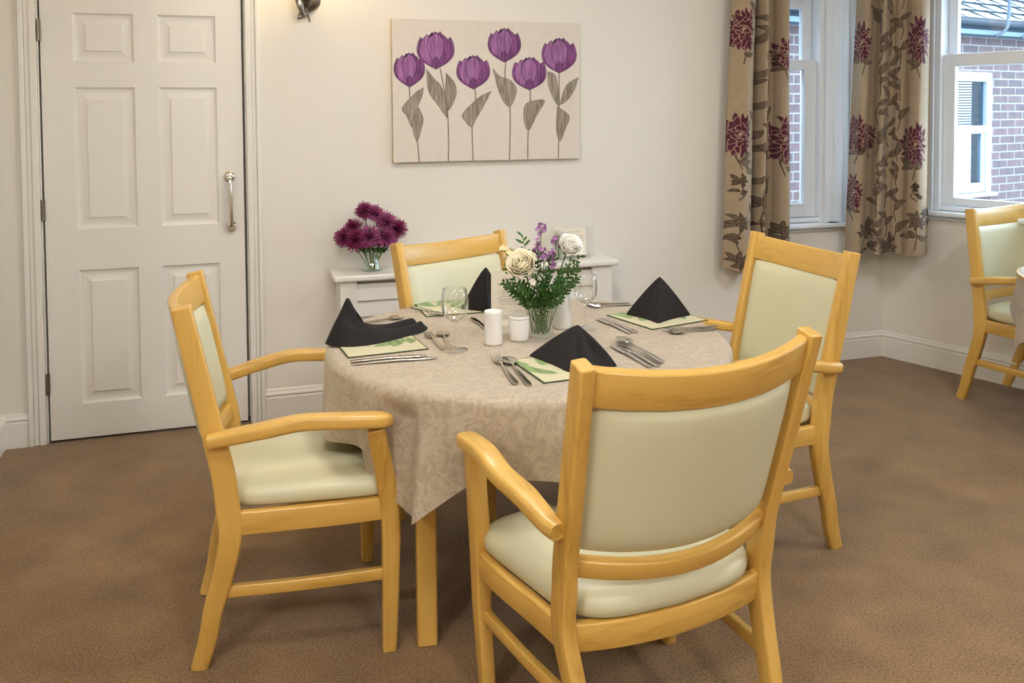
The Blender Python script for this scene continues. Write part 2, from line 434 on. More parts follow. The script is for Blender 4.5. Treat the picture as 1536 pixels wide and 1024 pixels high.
for (a, b_, c, e) in panels:       # moulded recess and raised field
    def rect(i, y): return [(a+i,y,c+i),(b_-i,y,c+i),(b_-i,y,e-i),(a+i,y,e-i)]
    rr = [rect(0,FY),rect(.007,FY+.012),(rect(.015,FY+.0145)),rect(.022,FY+.014),rect(.048,FY+.006),rect(.050,FY+.0005)]
    db.rings(rr, caps=(False,True))
db.add([(xl,FY,zb),(xr,FY,zb),(xr,FY,zt),(xl,FY,zt),(xl,.036,zb),(xr,.036,zb),(xr,.036,zt),(xl,.036,zt)], [(0,4,5,1),(1,5,6,2),(2,6,7,3),(3,7,4,0),(4,7,6,5)])
bm_o = db.obj('door_leaf', GLOSS, d, smooth=22)
for z in (.26,1.006,1.769):
    h = MB(); 
    for k in range(5): h.lathe([(.0065,z-.045+.018*k),(.0065,z-.029+.018*k)], 10, M=Matrix.Translation((xl-.007,-.012,0)))
    h.box(xl-.012, xl+.003, -.012, -.002, z-.045, z+.045)
    h.obj('hinge', HINGE, d)
hd = MB(); hx = -1.332-DC
hd.lathe([(.024,0),(.024,.004),(.019,.009),(.012,.012),(.0,.013)][:4], 24, M=Matrix.Translation((hx-.004,FY,1.128)) @ Matrix.Rotation(pi/2,4,'X'))
hd.lathe([(.021,0),(.021,.004),(.016,.008),(.012,.012)], 24, M=Matrix.Translation((hx+.002,FY,.905)) @ Matrix.Rotation(pi/2,4,'X'))
hd.tube(smoothpath([(hx-.002,FY,1.128),(hx-.002,FY-.03,1.125),(hx-.001,FY-.04,1.09),(hx,FY-.042,1.01),(hx+.001,FY-.04,.935),(hx+.002,FY-.03,.908),(hx+.002,FY,.905)],28),
        [.008]*4+[.0085]*6+[.0095]*8+[.0085]*6+[.008]*4, 12)
hd.sphere((hx-.002,FY-.032,1.124), .013); hd.sphere((hx+.014,FY-.022,.925), .007)
hd.tube([(hx+.002+.014*cos(a),FY-.028,.9+.014*sin(a)) for a in [2*pi*k/20 for k in range(21)]], .0042, 8)
hd.tube([(hx+.014,FY-.022,.925),(hx+.006,FY-.02,.915)], .004, 8)
hd.obj('door_handle', CHROME, d)

# ------------------------------------------------------------------ windows (sash)
def sash_window(n, M_loc, rz, x0, x1, z0, z1, mr0, mr1, stile, brail, left_casing, sill_drop):
    w = bpy.data.objects.new('window_%d' % n, None); w.location = M_loc; w.rotation_euler = (0,0,rz); link(w); struct(w)
    f = MB(); g = .03
    # lining and casing
    f.box(x0, x0+g, -.002, .14, z0, z1); f.box(x1-g, x1, -.002, .14, z0, z1); f.box(x0, x1, -.002, .14, z1-g, z1)
    for a, c, dd in ((0,.5,.018),(.5,.8,.012),(.8,1,.02)):
        f.box(x1+a*left_casing, x1+c*left_casing, -dd, 0, z0-.0, z1+a*.08)
        f.box(x0-c*left_casing, x0-a*left_casing, -dd, 0, z0-.0, z1+a*.08)
        f.box(x0-c*left_casing, x1+c*left_casing, -dd, 0, z1+a*.08, z1+c*.08)
    f.obj('window_frame', WINW, w, smooth=30, bevel=.003)
    a, b_ = x0+g, x1-g
    lo = MB(); y0, y1 = .03, .065     # lower sash nearer the room
    lo.box(a, a+stile, y0, y1, z0+.03, mr1); lo.box(b_-stile, b_, y0, y1, z0+.03, mr1)
    lo.box(a+stile, b_-stile, y0, y1, z0+.03, brail); lo.box(a+stile, b_-stile, y0, y1, mr0, mr1)
    los = lo.obj('lower_sash', WINW, w, smooth=30, bevel=.004)
    p = MB().box(a+stile-.005, b_-stile+.005, .046, .05, brail-.005, mr0+.005); p.obj('window_pane', PANE, los)
    up = MB(); y0, y1 = .075, .11
    up.box(a, a+stile*.8, y0, y1, mr0, z1-g); up.box(b_-stile*.8, b_, y0, y1, mr0, z1-g)
    up.box(a+stile*.8, b_-stile*.8, y0, y1, mr0, mr1-.01); up.box(a+stile*.8, b_-stile*.8, y0, y1, z1-g-.055, z1-g)
    ups = up.obj('upper_sash', WINW, w, smooth=30, bevel=.004)
    p = MB().box(a+stile*.8-.005, b_-stile*.8+.005, .09, .094, mr1-.02, z1-g-.05); p.obj('window_pane', PANE, ups)
    s = MB(); prof = [(.15,z0+.03),(.02,z0+.03),(.02,z0+.004),(-.03,z0),(-.052,z0-.004),(-.058,z0-.014),(-.052,z0-.024),(-.03,z0-.028),(-.022,z0-.034),(-.016,z0-sill_drop),(0,z0-sill_drop),(0,z0-.002),(.15,z0-.002)]
    s.rings([[(x,y,z) for y,z in prof] for x in (x0-left_casing-.015, x1+left_casing+.015)])
    # keep the sill inside the wall opening: part behind the wall face only between the reveals
    s2 = MB(); s2.box(x0-left_casing-.015, x1+left_casing+.015, -.055, 0, z0-.026, z0)
    s2.box(x0-left_casing, x1+left_casing, -.018, 0, z0-sill_drop, z0-.026)
    s2.box(x0+.002, x1-.002, 0, .15, z0+.001, z0+.028)
    if n == 1: s2.box(x1, CORU-.03, -.055, 0, z0-.026, z0)
    s2.obj('window_sill', WINW, w, smooth=30, bevel=.009, seg=4)
    return w
sash_window(1, B0, WA, W1U0, W1U1, W1Z0, W1Z1, 1.632, 1.69, .075, .892, .07, .05)
sash_window(2, CORNER, RA, W2V0, W2V1, W2Z0, W2Z1, 1.638, 1.705, .062, .935, .05, .05)
sash_window(3, CORNER, RA, 2.0, 3.0, W2Z0, W2Z1, 1.638, 1.705, .062, .935, .05, .05)

tm = MB(); tm.box(1.868, CORU-.012, -.008, 0, W1Z0+.001, 2.36); tm.box(1.868, 1.935, -.016, -.006, W1Z0+.001, 2.36); tm.box(1.985, CORU-.012, -.02, -.006, W1Z0+.001, 2.36)
struct(tm.obj('trim_2', WINW, loc=B0, rz=WA, smooth=30, bevel=.003))
# ------------------------------------------------------------------ canvas picture
def draw_tulips():
    W, H = 500, 358
    P = Paint(W, H, srgb(221,211,199), 3)
    P.a *= (1+.05*(P.soft-.5))[...,None]
    K = lambda x, y: ((x-105)/1067*W, (y-108)/803*H)
    KS = W/1067
    pur, lite, dk = srgb(130,78,126), srgb(154,104,150), srgb(66,36,66)
    gl, gd = srgb(152,140,126), srgb(80,70,66)
    def leaf(pts, col=gl):
        q = [K(*p) for p in pts]; c = P.curve(q+[q[0]], 44)
        P.poly(c, col, .42); P.line(c, 1.2, gd, .75)
        a = max(q, key=lambda p: p[1]); b = min(q, key=lambda p: p[1]); m = ((a[0]+b[0])/2+1.5, (a[1]+b[1])/2)
        P.line([a, m, b], 1.0, gd, .5)
    tul = [((125,270,297,490), [(195,488),(205,640),(235,790),(245,912)], [[(272,492),(225,525),(157,605),(180,650),(208,712),(222,640),(262,545)],[(243,600),(268,660),(262,710),(235,792),(210,712),(222,650)]]),
           ((250,433,177,388), [(365,385),(380,470),(402,620),(407,790),(405,912)], [[(290,390),(330,440),(372,490),(398,600),(400,660),(350,590),(300,510)],[(398,410),(446,470),(450,540),(408,620),(392,540)]]),
           ((465,633,307,500), [(558,498),(560,570),(540,690),(543,912)], [[(650,512),(580,548),(490,638),(500,680),(536,716),(565,665),(608,590)]]),
           ((643,812,148,345), [(735,343),(730,430),(755,600),(757,700),(752,908)], [[(660,382),(700,425),(765,452),(796,510),(755,602),(700,530)]]),
           ((780,962,313,505), [(875,503),(875,570),(862,740),(858,905)], [[(870,572),(930,562),(960,572),(915,650),(865,740),(838,680),(842,600)]]),
           ((955,1142,198,405), [(1047,403),(1047,600),(1040,905)], [[(980,395),(1030,430),(1046,590),(1010,550),(982,470)],[(1162,430),(1090,478),(1054,585),(1100,560),(1140,500)],[(1035,600),(1106,658),(1085,730),(1052,805),(1030,740)]])]
    for (x0,x1,y0,y1), stem, leaves in tul:
        P.line(P.curve([K(*p) for p in stem], 24), 2.6, srgb(128,116,104)); 
        P.line([(a+1,b) for a,b in P.curve([K(*p) for p in stem], 24)], 1.0, gd, .8)
        for l in leaves: leaf(l)
        a, t = K(x0,y0); b, e = K(x1,y1); cx = (a+b)/2; w = (b-a); h = (e-t)
        for (fx, fy, ww, c) in ((-.1,.02,.2,dk),(.14,.0,.2,pur),(.0,.0,.22,pur)):
            P.petal(cx, e, cx+fx*w, t+fy*h, ww*w, tuple(v*.8 for v in c[:3]), dk, 1, .4, pw=1.6)
        P.petal(cx, e, a+.05*w, t+.16*h, .17*w, pur, dk, 1.2, .45, bend=-.13, pw=1.35)
        P.petal(cx, e, b-.05*w, t+.14*h, .17*w, pur, dk, 1.2, .45, bend=.13, pw=1.35)
        P.petal(cx, e, a+.24*w, t+.08*h, .21*w, lite, dk, 1.2, .45, bend=-.14, veins=2, vcol=pur, pw=1.35)
        P.petal(cx, e, b-.24*w, t+.1*h, .21*w, pur, dk, 1.2, .45, bend=.14, veins=2, vcol=dk, pw=1.35)
        P.petal(cx, e, cx+.01*w, t+.03*h, .26*w, lite, dk, 1.2, .4, veins=3, vcol=pur, pw=1.6)
        P.petal(cx, e-.01*h, cx, e-.34*h, .14*w, tuple(v*.8 for v in pur[:3]), dk, .6, .3)
    return P
PU0, PU1, PZ0, PZ1 = -.597, .348, 1.176, 1.852
pic = thing('canvas_picture', 'unframed canvas painting of six purple tulips with grey leaves on the cream wall', 'picture', BWP((PU0+PU1)/2, .016, PZ0), WA)
pw, ph = (PU1-PU0), (PZ1-PZ0)
painted_grid('painting', draw_tulips(), lambda s, t: (-pw/2+s*pw, -.0165, ph*(1-t)), CANVASM, pic)
MB().box(-pw/2, pw/2, -.016, .014, 0, ph).obj('stretched_canvas', plain('canvas_edge', srgb(200,180,150), .8), pic, bevel=.001)

# ------------------------------------------------------------------ curtains
def draw_curtain(W, H, seed, flowers, buds, leaves):
    P = Paint(W, H, srgb(166,147,122), seed)
    P.a *= (1+.1*(P.soft-.5))[...,None]
    wine, dk, lf = srgb(84,30,50), srgb(46,35,30), srgb(124,106,86)
    R = random.Random(seed)
    def stem(pts): P.line(P.curve(pts, 20), 3.2, dk, .85)
    def leaf(x, y, a, L, w=.22, b=.1):
        P.petal(x, y, x+L*cos(a), y+L*sin(a), w*L, lf, dk, 1.7, .35, bend=b, veins=3)
    def mum(x, y, r):
        for k in range(7):
            a = pi/2+R.uniform(-.9,.9); leaf(x+R.uniform(-.3,.3)*r, y+.5*r, a, r*R.uniform(.7,1.0), .16)
        for ring, (rr, n, w) in enumerate(((1.0,17,.11),(.8,15,.12),(.58,12,.13),(.38,9,.14),(.2,6,.12))):
            for k in range(n):
                a = 2*pi*k/n+ring*.37+R.uniform(-.08,.08); q = rr*r*R.uniform(.86,1.08)*(1+.25*abs(sin(a)))
                P.petal(x+.1*r*cos(a), y+.1*r*sin(a), x+q*cos(a)*.85, y+1.3*q*sin(a), w*r*1.15, wine, srgb(186,156,132) if (k+ring)%3 else dk, 1.1, .3, bend=R.uniform(-.12,.12), pw=1.3)
    def dflower(x, y, r):
        for k in range(8):
            a = 2*pi*k/8+R.uniform(-.2,.2); leaf(x, y, a, r*R.uniform(.7,1.1), .2, R.uniform(-.15,.15))
        for k in range(6):
            a = 2*pi*k/6; P.petal(x, y, x+.35*r*cos(a), y+.35*r*sin(a), .08*r, lf, dk, 1.2)
    for l in leaves: 
        if l[0] == 's': stem(l[1])
        else: leaf(*l[1])
    for f in flowers: mum(*f)
    for b in buds: dflower(*b)
    return P
def curtain_art(W, H, seed, mums, buds, leafcols):
    """mums/buds: (x, y, r) in fabric pixels from the top; leaf columns fill the folds"""
    R = random.Random(seed); lv = []
    for x, y, r in mums+buds:
        lv.append(('s', [(x+R.uniform(-4,4), y+r*.6), (x+R.uniform(-18,18), y+r*1.5), (x+R.uniform(-8,8), y+r*2.4)]))
        for k in range(3): lv.append(('l', (x+R.uniform(-8,8), y+r*R.uniform(1.1,1.8), R.choice([.3,2.8,-.6,-2.5])+R.uniform(-.3,.3), r*R.uniform(.7,1.1), .2)))
    for x, y0 in leafcols:
        y = y0
        while y < H:
            lv.append(('s', [(x+R.uniform(-5,5), y+70), (x+R.uniform(-12,12), y+35), (x+R.uniform(-5,5), y-4)]))
            for q in range(2): lv.append(('l', (x+R.uniform(-5,5), y+30*q, R.choice([-.9,-2.2,-.5,-2.6]), R.uniform(34,58), .19, R.uniform(-.15,.15))))
            y += 104
    return draw_curtain(W, H, seed, mums, buds, lv)
def curtain(name, label, A_top, B_top, A_bot, B_bot, ztop, zbot, folds, paint, normal, rod_ends, rod_rz, hemsag=0):
    root_loc = (A_bot+B_bot)/2; root_loc = Vector((root_loc.x, root_loc.y, zbot))
    root = thing(name, label, 'curtain', root_loc, 0, 'floral curtains in the bay')
    nrm = Vector(normal).normalized()
    def pos(s, t):
        k = t
        A = A_top.lerp(A_bot, k); B = B_top.lerp(B_bot, k)
        z = ztop+(zbot-ztop)*t
        ww, off = 0, 0
        # folds: list of (centre, width, depth); positive depth bulges to the room
        off = sum((dp if dp > 0 else 2.0*dp)*math.exp(-((s-c)/w)**2) for c, w, dp in folds)*(1.3+.3*t)
        off = max(off+.015, -.035); lat = .004*sin(9*t+s*20)
        p = A.lerp(B, s)+nrm*(off+lat)
        return (p.x-root_loc.x, p.y-root_loc.y, z-zbot+ (.006*sin(s*25)+hemsag*s)*t)
    painted_grid('curtain_fabric', paint, pos, CURTM, root)
    rm = MB(); e0, e1 = rod_ends
    a = Vector((e0.x-root_loc.x, e0.y-root_loc.y, ztop-zbot+.02)); b_ = Vector((e1.x-root_loc.x, e1.y-root_loc.y, ztop-zbot+.02))
    rm.tube([a, b_], .012, 10)
    for e in (a, b_):
        rm.tube([e, e-nrm*.16], .008, 8); rm.sphere(e, .02)
    rm.obj('curtain_rail', METAL, root)
    return root
# 1.6 mm per painted pixel
chh = 1060
yy1 = lambda py: (2.3-(1.99-(py)*(1.99-.58)/400))/1.725*chh
c1p = curtain_art(235, chh, 11, [(30,yy1(-120),46),(28,yy1(45),46),(26,yy1(200),46),(208,yy1(80),34),(206,yy1(208),50),(206,yy1(-60),50)], [(34,yy1(268),26),(34,yy1(330),40),(205,yy1(345),36),(120,yy1(300),40),(36,yy1(386),34)], [(92,20),(145,60)])
A0, B0_ = BWP(1.186,.11), BWP(1.503,.11)
n_back = Vector((sin(WA), -cos(WA), 0)); n_right = Vector((sin(RA), -cos(RA), 0))
f1 = [(.0,.06,-.02),(.2,.13,.03),(.42,.035,-.045),(.52,.07,.03),(.64,.04,-.02),(.74,.05,-.015),(.78,.025,-.05),(.9,.09,.03)]
curtain('curtain', 'taupe curtain with purple flowers, left of the two, beside the bare wall',
        BWP(1.196,.11), BWP(1.497,.11), BWP(1.130,.11), BWP(1.505,.11), 2.3, .575, f1, c1p, n_back, (BWP(1.12,.11), BWP(1.55,.11)), WA)
yy2 = lambda py: (2.3-(1.99-(py)*(1.99-.64)/380))/1.662*chh
c2p = curtain_art(290, chh, 23, [(26,yy2(62),46),(30,yy2(-110),46),(24,yy2(200),44),(22,yy2(290),40),(240,yy2(62),52),(232,yy2(215),50),(238,yy2(-100),50),(70,yy2(205),30)], [(236,yy2(278),20),(240,yy2(330),40),(275,yy2(315),22),(75,yy2(345),40),(150,yy2(370),36)], [(98,30),(140,0),(178,50)])
n_diag = (n_back+n_right).normalized()
f2 = [(.0,.05,-.02),(.14,.09,.03),(.27,.04,-.04),(.38,.07,.035),(.5,.05,-.03),(.6,.035,-.02),(.67,.03,-.06),(.83,.11,.04),(.99,.04,-.02)]
curtain('curtain', 'taupe curtain with purple flowers hanging across the corner between the windows',
        BWP(1.945,.125), RWP(.348,.125), BWP(1.865,.125), RWP(.342,.125), 2.3, .638, f2, c2p, n_diag, (BWP(1.86,.125), RWP(.40,.125)), 0, -.008)

# ------------------------------------------------------------------ wall light
wl = thing('wall_light', 'leaf-shaped pewter wall light at the top edge of the picture beside the door', 'wall light', BWP(-1.0, 0, 1.80), WA)
def leafmesh(b, base, tip, w, nrm, curl=.01, n=10):
    base, tip, nrm = Vector(base), Vector(tip), Vector(nrm).normalized(); d = tip-base; sd = d.cross(nrm).normalized()
    def fn(s, t):
        hw = w*max(0, sin(pi*t**.8))**.8+.0008
        x = (s-.5)*2
        return base+d*t+sd*(x*hw)+nrm*(curl*sin(pi*t)-.35*hw*abs(x)**1.5+.0)
    b.grid(fn, 5, n)
lb = MB()
leafmesh(lb, (.022,-.03,.09), (-.028,-.05,.035), .018, (0,-1,.1), .012); leafmesh(lb, (-.035,-.05,.17), (-.003,-.05,.04), .017, (.2,-1,0), .02)
lb.obj('left_leaf', SILVER, wl, solid=.003)
lb = MB(); leafmesh(lb, (.03,-.03,.075), (.065,-.06,.17), .03, (-.2,-1,0), .02); leafmesh(lb, (.02,-.03,.085), (.01,-.07,.19), .03, (0,-1,.2), .02)
lb.obj('right_leaf', SILVER, wl, solid=.003)
sb = MB(); sb.tube(smoothpath([(.031,-.004,.03),(.02,-.02,.06),(.012,-.03,.085),(.02,-.04,.12),(.02,-.05,.2),(.02,-.06,.26)],20), [.003]*3+[.004]*8+[.005]*9, 8)
sb.lathe([(.03,0),(.032,.006),(.02,.012)], 20, M=Matrix.Translation((.02,0,.11))@Matrix.Rotation(pi/2,4,'X')); sb.tube([(.02,0,.11),(.018,-.04,.11)], .005)
sb.obj('bracket', SILVER, wl)
def emit(name, col, st):
    m, nt, b = newmat(name); setp(b, Base_Color=(.8,.8,.8,1), Emission_Color=col, Emission_Strength=st); return m
sh = MB(); sh.lathe([(.022,.25),(.045,.27),(.062,.31),(.075,.36),(.08,.39)], 28, M=Matrix.Translation((.02,-.085,0)), caps=(True,False))
sh.obj('glass_shade', emit('lit_shade_glass', (1,.72,.36,1), 20.0), wl, solid=.003)

# ------------------------------------------------------------------ radiator cover
CU0, CU1, CD, CZ = -.872, .452, .19, .655
rc = thing('radiator_cover', 'white louvred radiator cover standing against the wall behind the round table', 'radiator cover', BWP((CU0+CU1)/2,0,0), WA)
cw2 = (CU1-CU0)/2
MB().box(-cw2-.028, cw2+.028, -CD-.025, -.001, CZ, CZ+.028).obj('top', GLOSS, rc, bevel=.009, seg=4)
b = MB(); b.box(-cw2, -cw2+.02, -CD, -.001, 0, CZ); b.box(cw2-.02, cw2, -CD, -.001, 0, CZ)
b.box(-cw2, -cw2+.075, -CD-.004, -CD+.016, 0, CZ); b.box(cw2-.105, cw2, -CD-.004, -CD+.016, 0, CZ); b.box(-cw2, cw2, -CD-.004, -CD+.016, 0, .1)
b.box(-cw2, cw2, -CD+.05, -CD+.06, .1, CZ-.0)
b.obj('frame', GLOSS, rc, bevel=.003)
lv = MB(); z = CZ-.018
while z > .11:
    lv.add([(x, y, zz) for x in (-cw2+.07, cw2-.1) for y, zz in ((-CD+.014, z), (-CD+.002, z-.074), (-CD-.001, z-.074), (-CD-.001, z-.070), (-CD+.012, z))],
           [(0,1,2,3,4),(9,8,7,6,5),(0,5,6,1),(1,6,7,2),(2,7,8,3),(3,8,9,4),(4,9,5,0)]); z -= .072
lv.obj('louvre_panel', GLOSS, rc, smooth=20)
TOPZ = CZ+.028

# ------------------------------------------------------------------ armchairs
def make_chair(label, loc, rz, D, RT=.42, seat_th=.055, lbr=(.50,.545), pan=(.56,.85), trz=(.85,.935), bow=.04, dip=.012, group='light wood armchairs with pale vinyl seats', armz=(.62,.66)):
    root = thing('armchair', label, 'chair', loc, rz, group)
    def ydx(z):     # rear post centreline at height z -> (x, y)
        K = [(0, D['wf'], -D['df']), (.16, D['wf']+.45*(D['ws']-D['wf']), -(D['df']*.55+D['ds']*.45)), (.36, D['ws'], -D['ds']), (.5, D['ws']+.12*(D['wt']-D['ws']), -(D['ds']+.10*(D['dt']-D['ds']))), (D['ht'], D['wt'], -D['dt'])]
        for a, b_ in zip(K, K[1:]):
            if z <= b_[0] or b_ is K[-1]:
                t = (z-a[0])/(b_[0]-a[0]); return a[1]+(b_[1]-a[1])*t, a[2]+(b_[2]-a[2])*t
    for s in (-1, 1):
        ctrl = [(s*ydx(z)[0], ydx(z)[1], z) for z in (0,.08,.16,.26,.36,.44,.52,.66,.8,D['ht'])]
        ctrl[1] = (ctrl[1][0], ctrl[1][1]+.004, ctrl[1][2]); ctrl[3] = (ctrl[3][0], ctrl[3][1]+.004, ctrl[3][2])
        path = smoothpath(ctrl, 36); zs_ = [p.z for p in path]
        secs = []
        for z in zs_:
            if z < .42: dpt = .042+.016*(z/.42)
            else: dpt = .058-.011*((z-.42)/(D['ht']-.42))
            secs.append((.034, dpt))
        # rounded top
        MB().sweep(path, secs, (1,0,0), r=.16).obj('rear_leg', WZ, root, bevel=.003)
    # front legs
    for s in (-1, 1):
        path = smoothpath([(s*D['wff'], D['dff'], 0), (s*(D['wff']+.012), D['dff']+.004, .22), (s*(D['wff']+.018), D['dff']+.002, .40), (s*(D['wa']-.012), D['da']-.012, armz[1]-.035)], 20)
        secs = [(.032+.008*min(1,p.z/.4), .036+.014*min(1,p.z/.4)-.006*max(0,(p.z-.45)/.2)) for p in path]
        MB().sweep(path, secs, (1,0,0), r=.16).obj('front_leg', WZ, root, bevel=.003)
    # armrests
    for s in (-1, 1):
        zb_ = armz[0]; x0_, y0_ = ydx(zb_)
        pts = [(s*(x0_+.030), y0_-.010, zb_-.012), (s*(x0_+.034), y0_+.03, zb_-.006), (s*(D['wa']-.012), y0_+.12, zb_+.012), (s*D['wa'], y0_+.21, zb_+.026), (s*(D['wa']+.002), .10, armz[1]-.006), (s*(D['wa']), D['da']+.03, armz[1]-.016)]
        path = smoothpath(pts, 48); n = len(path)
        secs = []
        for i in range(n):
            t = i/(n-1); w = .052
            if t < .87: w = .034+.018*min(1, t/.4)
            kk = 1 if t < .94 else sqrt(max(.12, 1-((t-.94)/.06)**2*.9))
            secs.append((w*kk, .034*(1 if t < .94 else (.55+.45*kk))))
        MB().sweep(path, secs, (1,0,0), r=.3, q=4).obj('armrest', WY, root, bevel=0)
    # rails of the back
    def backcurve(zc, inset, k=1.0, n=17, fwd=0):
        x_, y_ = ydx(zc); x_ -= inset
        return [((t*2-1)*x_, y_-bow*k*(1-(t*2-1)**2)+fwd, zc-dip*k*(1-(t*2-1)**2)) for t in [i/(n-1) for i in range(n)]]
    rec = (D['dt']-D['ds'])/(D['ht']-.44)
    up = Vector((0, -rec, 1)).normalized()
    MB().sweep(backcurve((trz[0]+trz[1])/2, .012), (trz[1]-trz[0], .026), tuple(up), r=.18).obj('top_rail', WX, root, bevel=.002)
    MB().sweep(backcurve((lbr[0]+lbr[1])/2, .012), (lbr[1]-lbr[0], .026), tuple(up), r=.18).obj('lower_back_rail', WX, root, bevel=.002)
    # upholstered back
    def pad(u, v, side):
        # u,v in -1..1
        zc = (pan[0]+pan[1])/2+v*(pan[1]-pan[0])/2*(1-.02*u**8)
        x_, y_ = ydx(zc); hw = (x_-.0205)*(1-.025*v**10)
        x = u*hw; bulge = max(0, (1-abs(u)**7)*(1-abs(v)**7))**.5
        return (x, y_-bow*(1-u*u)+side*(.004+.019*bulge)+.002, zc-dip*(1-u*u)*(.6))
    m = MB(); nu, nv = 25, 21
    for sd in (-1, 1): m.grid(lambda a, b_, sd=sd: pad(a*2-1, b_*2-1, sd), nu, nv)
    # rim
    edge = [(i/(nu-1)*2-1, -1) for i in range(nu)]+[(1, j/(nv-1)*2-1) for j in range(1,nv)]+[(1-i/(nu-1)*2, 1) for i in range(1,nu)]+[(-1, 1-j/(nv-1)*2) for j in range(1,nv-1)]
    m.rings([[pad(u,v,-1) for u,v in edge],[pad(u,v,1) for u,v in edge]], caps=(False,False))
    m.obj('backrest', VINYL, root, smooth=60)
    # seat frame
    sr = .058; zc = RT-sr/2
    xr_, yr_ = ydx(zc); xf = D['wff']+.018; yf = D['dff']
    for s in (-1, 1):
        p = [(s*(xr_), yr_+.01, zc), (s*(xr_+.010), (yr_+yf)/2-.06, zc), (s*(xf-.002), (yr_+yf)/2+.08, zc), (s*(xf-.002), yf-.01, zc)]
        MB().sweep(smoothpath(p, 12), (sr, .024), (0,0,1), r=.12).obj('side_rail', WY, root, bevel=.002)
    MB().sweep([((t*2-1)*(xf-.004), yf-.002+.014*(1-(t*2-1)**2), zc) for t in [i/10 for i in range(11)]], (sr, .024), (0,0,1), r=.12).obj('front_rail', WX, root, bevel=.002)
    MB().sweep([((t*2-1)*(xr_-.006), yr_-bow*.7*(1-(t*2-1)**2), zc-.0) for t in [i/14 for i in range(15)]], (sr, .024), (0,0,1), r=.12).obj('rear_rail', WX, root, bevel=.002)
    # stretchers
    for s in (-1, 1):
        xa, ya = ydx(.2)
        p = [(s*(xa-.002), ya+.008, .205), (s*((xa+D['wff'])/2+.004), (ya+yf)/2, .205), (s*(D['wff']+.008), yf-.006, .212)]
        MB().sweep(smoothpath(p, 10), (.03, .02), (0,0,1), r=.15).obj('stretcher', WY, root, bevel=.002)
    # seat cushion
    m = MB(); nseg = 72
    def outline(k, z, ins):
        ring = []
        for j in range(nseg):
            a = 2*pi*j/nseg; ca, sa = cos(a), sin(a); e = .30
            sx = (abs(ca)**e)*(1 if ca >= 0 else -1); sy = (abs(sa)**e)*(1 if sa >= 0 else -1)
            yb, yf_ = yr_-.005-.02, yf+.035
            yy = (yb+yf_)/2+sy*((yf_-yb)/2-ins)*k
            tt = (yy-yb)/(yf_-yb); hw = (xr_-.012)*(1-tt)+(xf+.012)*tt
            if tt < .2: hw -= .012*(1-tt/.2)
            if tt > .93: hw -= .004
            yy2 = yy - (bow*.5*(1-sx*sx) if sy < 0 else 0)*abs(sy)*k + (.014*(1-sx*sx) if sy > 0 else 0)*k
            ring.append((sx*(hw-ins)*k, yy2, z))
        return ring
    th = seat_th; z0 = RT+.001
    m.rings([outline(1,z0,.012),outline(1,z0+.006,.003),outline(1,z0+th*.4,0),outline(1,z0+th*.62,.003),outline(1,z0+th*.8,.010),outline(1,z0+th*.92,.022),outline(.9,z0+th*1.0,.022),outline(.7,z0+th*1.1,.02),outline(.4,z0+th*1.17,.02),outline(.12,z0+th*1.2,.02)])
    m.obj('seat', VINYL, root, smooth=70)
    return root
DD = dict(wf=.193, df=.262, ws=.241, ds=.17, wt=.258, dt=.280, ht=.942, wff=.243, dff=.215, ha=.66, wa=.300, da=.205)
make_chair('light wood armchair nearest the door, seen from its side with its back leaning left', (-.6099,2.4601,0), -1.2904,
           dict(DD, wf=.180, df=.256, ds=.172, wt=.254, dt=.276, wff=.243, dff=.22, wa=.316, da=.195), RT=.418, armz=(.625,.652))
make_chair('light wood armchair in the foreground with its pale back turned to the viewer', (.2575,2.0201,0), .4465,
           dict(DD, wf=.222, df=.268, ws=.252, ds=.158, wt=.279, dt=.288, ht=.938, wff=.262, dff=.203, wa=.312, da=.20), RT=.372, seat_th=.06, lbr=(.475,.517), pan=(.527,.853), trz=(.853,.932), bow=.06, dip=.02, armz=(.60,.652))
make_chair('light wood armchair right of the round table, its back towards the windows', (.7196,2.9337,0), 1.8919,
           dict(DD, wf=.202, df=.265, ws=.243, ds=.169, wt=.256, dt=.279, ht=.963), RT=.425, trz=(.868,.955), pan=(.505,.868), lbr=(.445,.49))
make_chair('light wood armchair on the far side of the table in front of the radiator cover', (-.0462,3.177,0), 3.8899,
           dict(DD, wt=.251, dt=.280, ht=.937), trz=(.852,.928))
make_chair('light wood armchair at the second table by the right-hand window, partly outside the picture', (2.4908,4.1632,0), -2.7252+.12,
           dict(DD, wf=.192, df=.273, ws=.238, ds=.150, wt=.225, dt=.215, ht=.934), armz=(.61,.65))

# ------------------------------------------------------------------ main table and its cloth
TC = Vector((.0456, 2.732, 0)); TR = .6165; TT = .715
tb = thing('dining_table', 'round dining table under the beige damask cloth, square beech legs showing', 'table', TC, 0)
MB().lathe([(TR-.03,TT-.030),(TR-.018,TT-.026),(TR-.014,TT-.014),(TR-.018,TT-.004),(TR-.03,TT-.003)], 72).obj('tabletop', WX, tb, smooth=60)
LRS = (.50,.50,.42,.55); la = atan2(2.317-TC.y, -.236-TC.x)
for k in range(4):
    a = la+k*pi/2; M = Matrix.Translation((LRS[k]*cos(a), LRS[k]*sin(a), 0)) @ Matrix.Rotation(.18+k*pi/2, 4, 'Z')
    MB().box(-.027,.027,-.027,.027,0,TT-.03, M=M).obj('leg', WZ, tb, bevel=.006)
def dents(items):
    out = []
    for wx, wy, w, r in items:
        out.append((atan2(wy-TC.y, wx-TC.x), w, r))
    return out
def arm_world(pose, x, y):
    X, Y, t = pose; return X+cos(t)*x-sin(t)*y, Y+sin(t)*x+cos(t)*y
DENTS = []
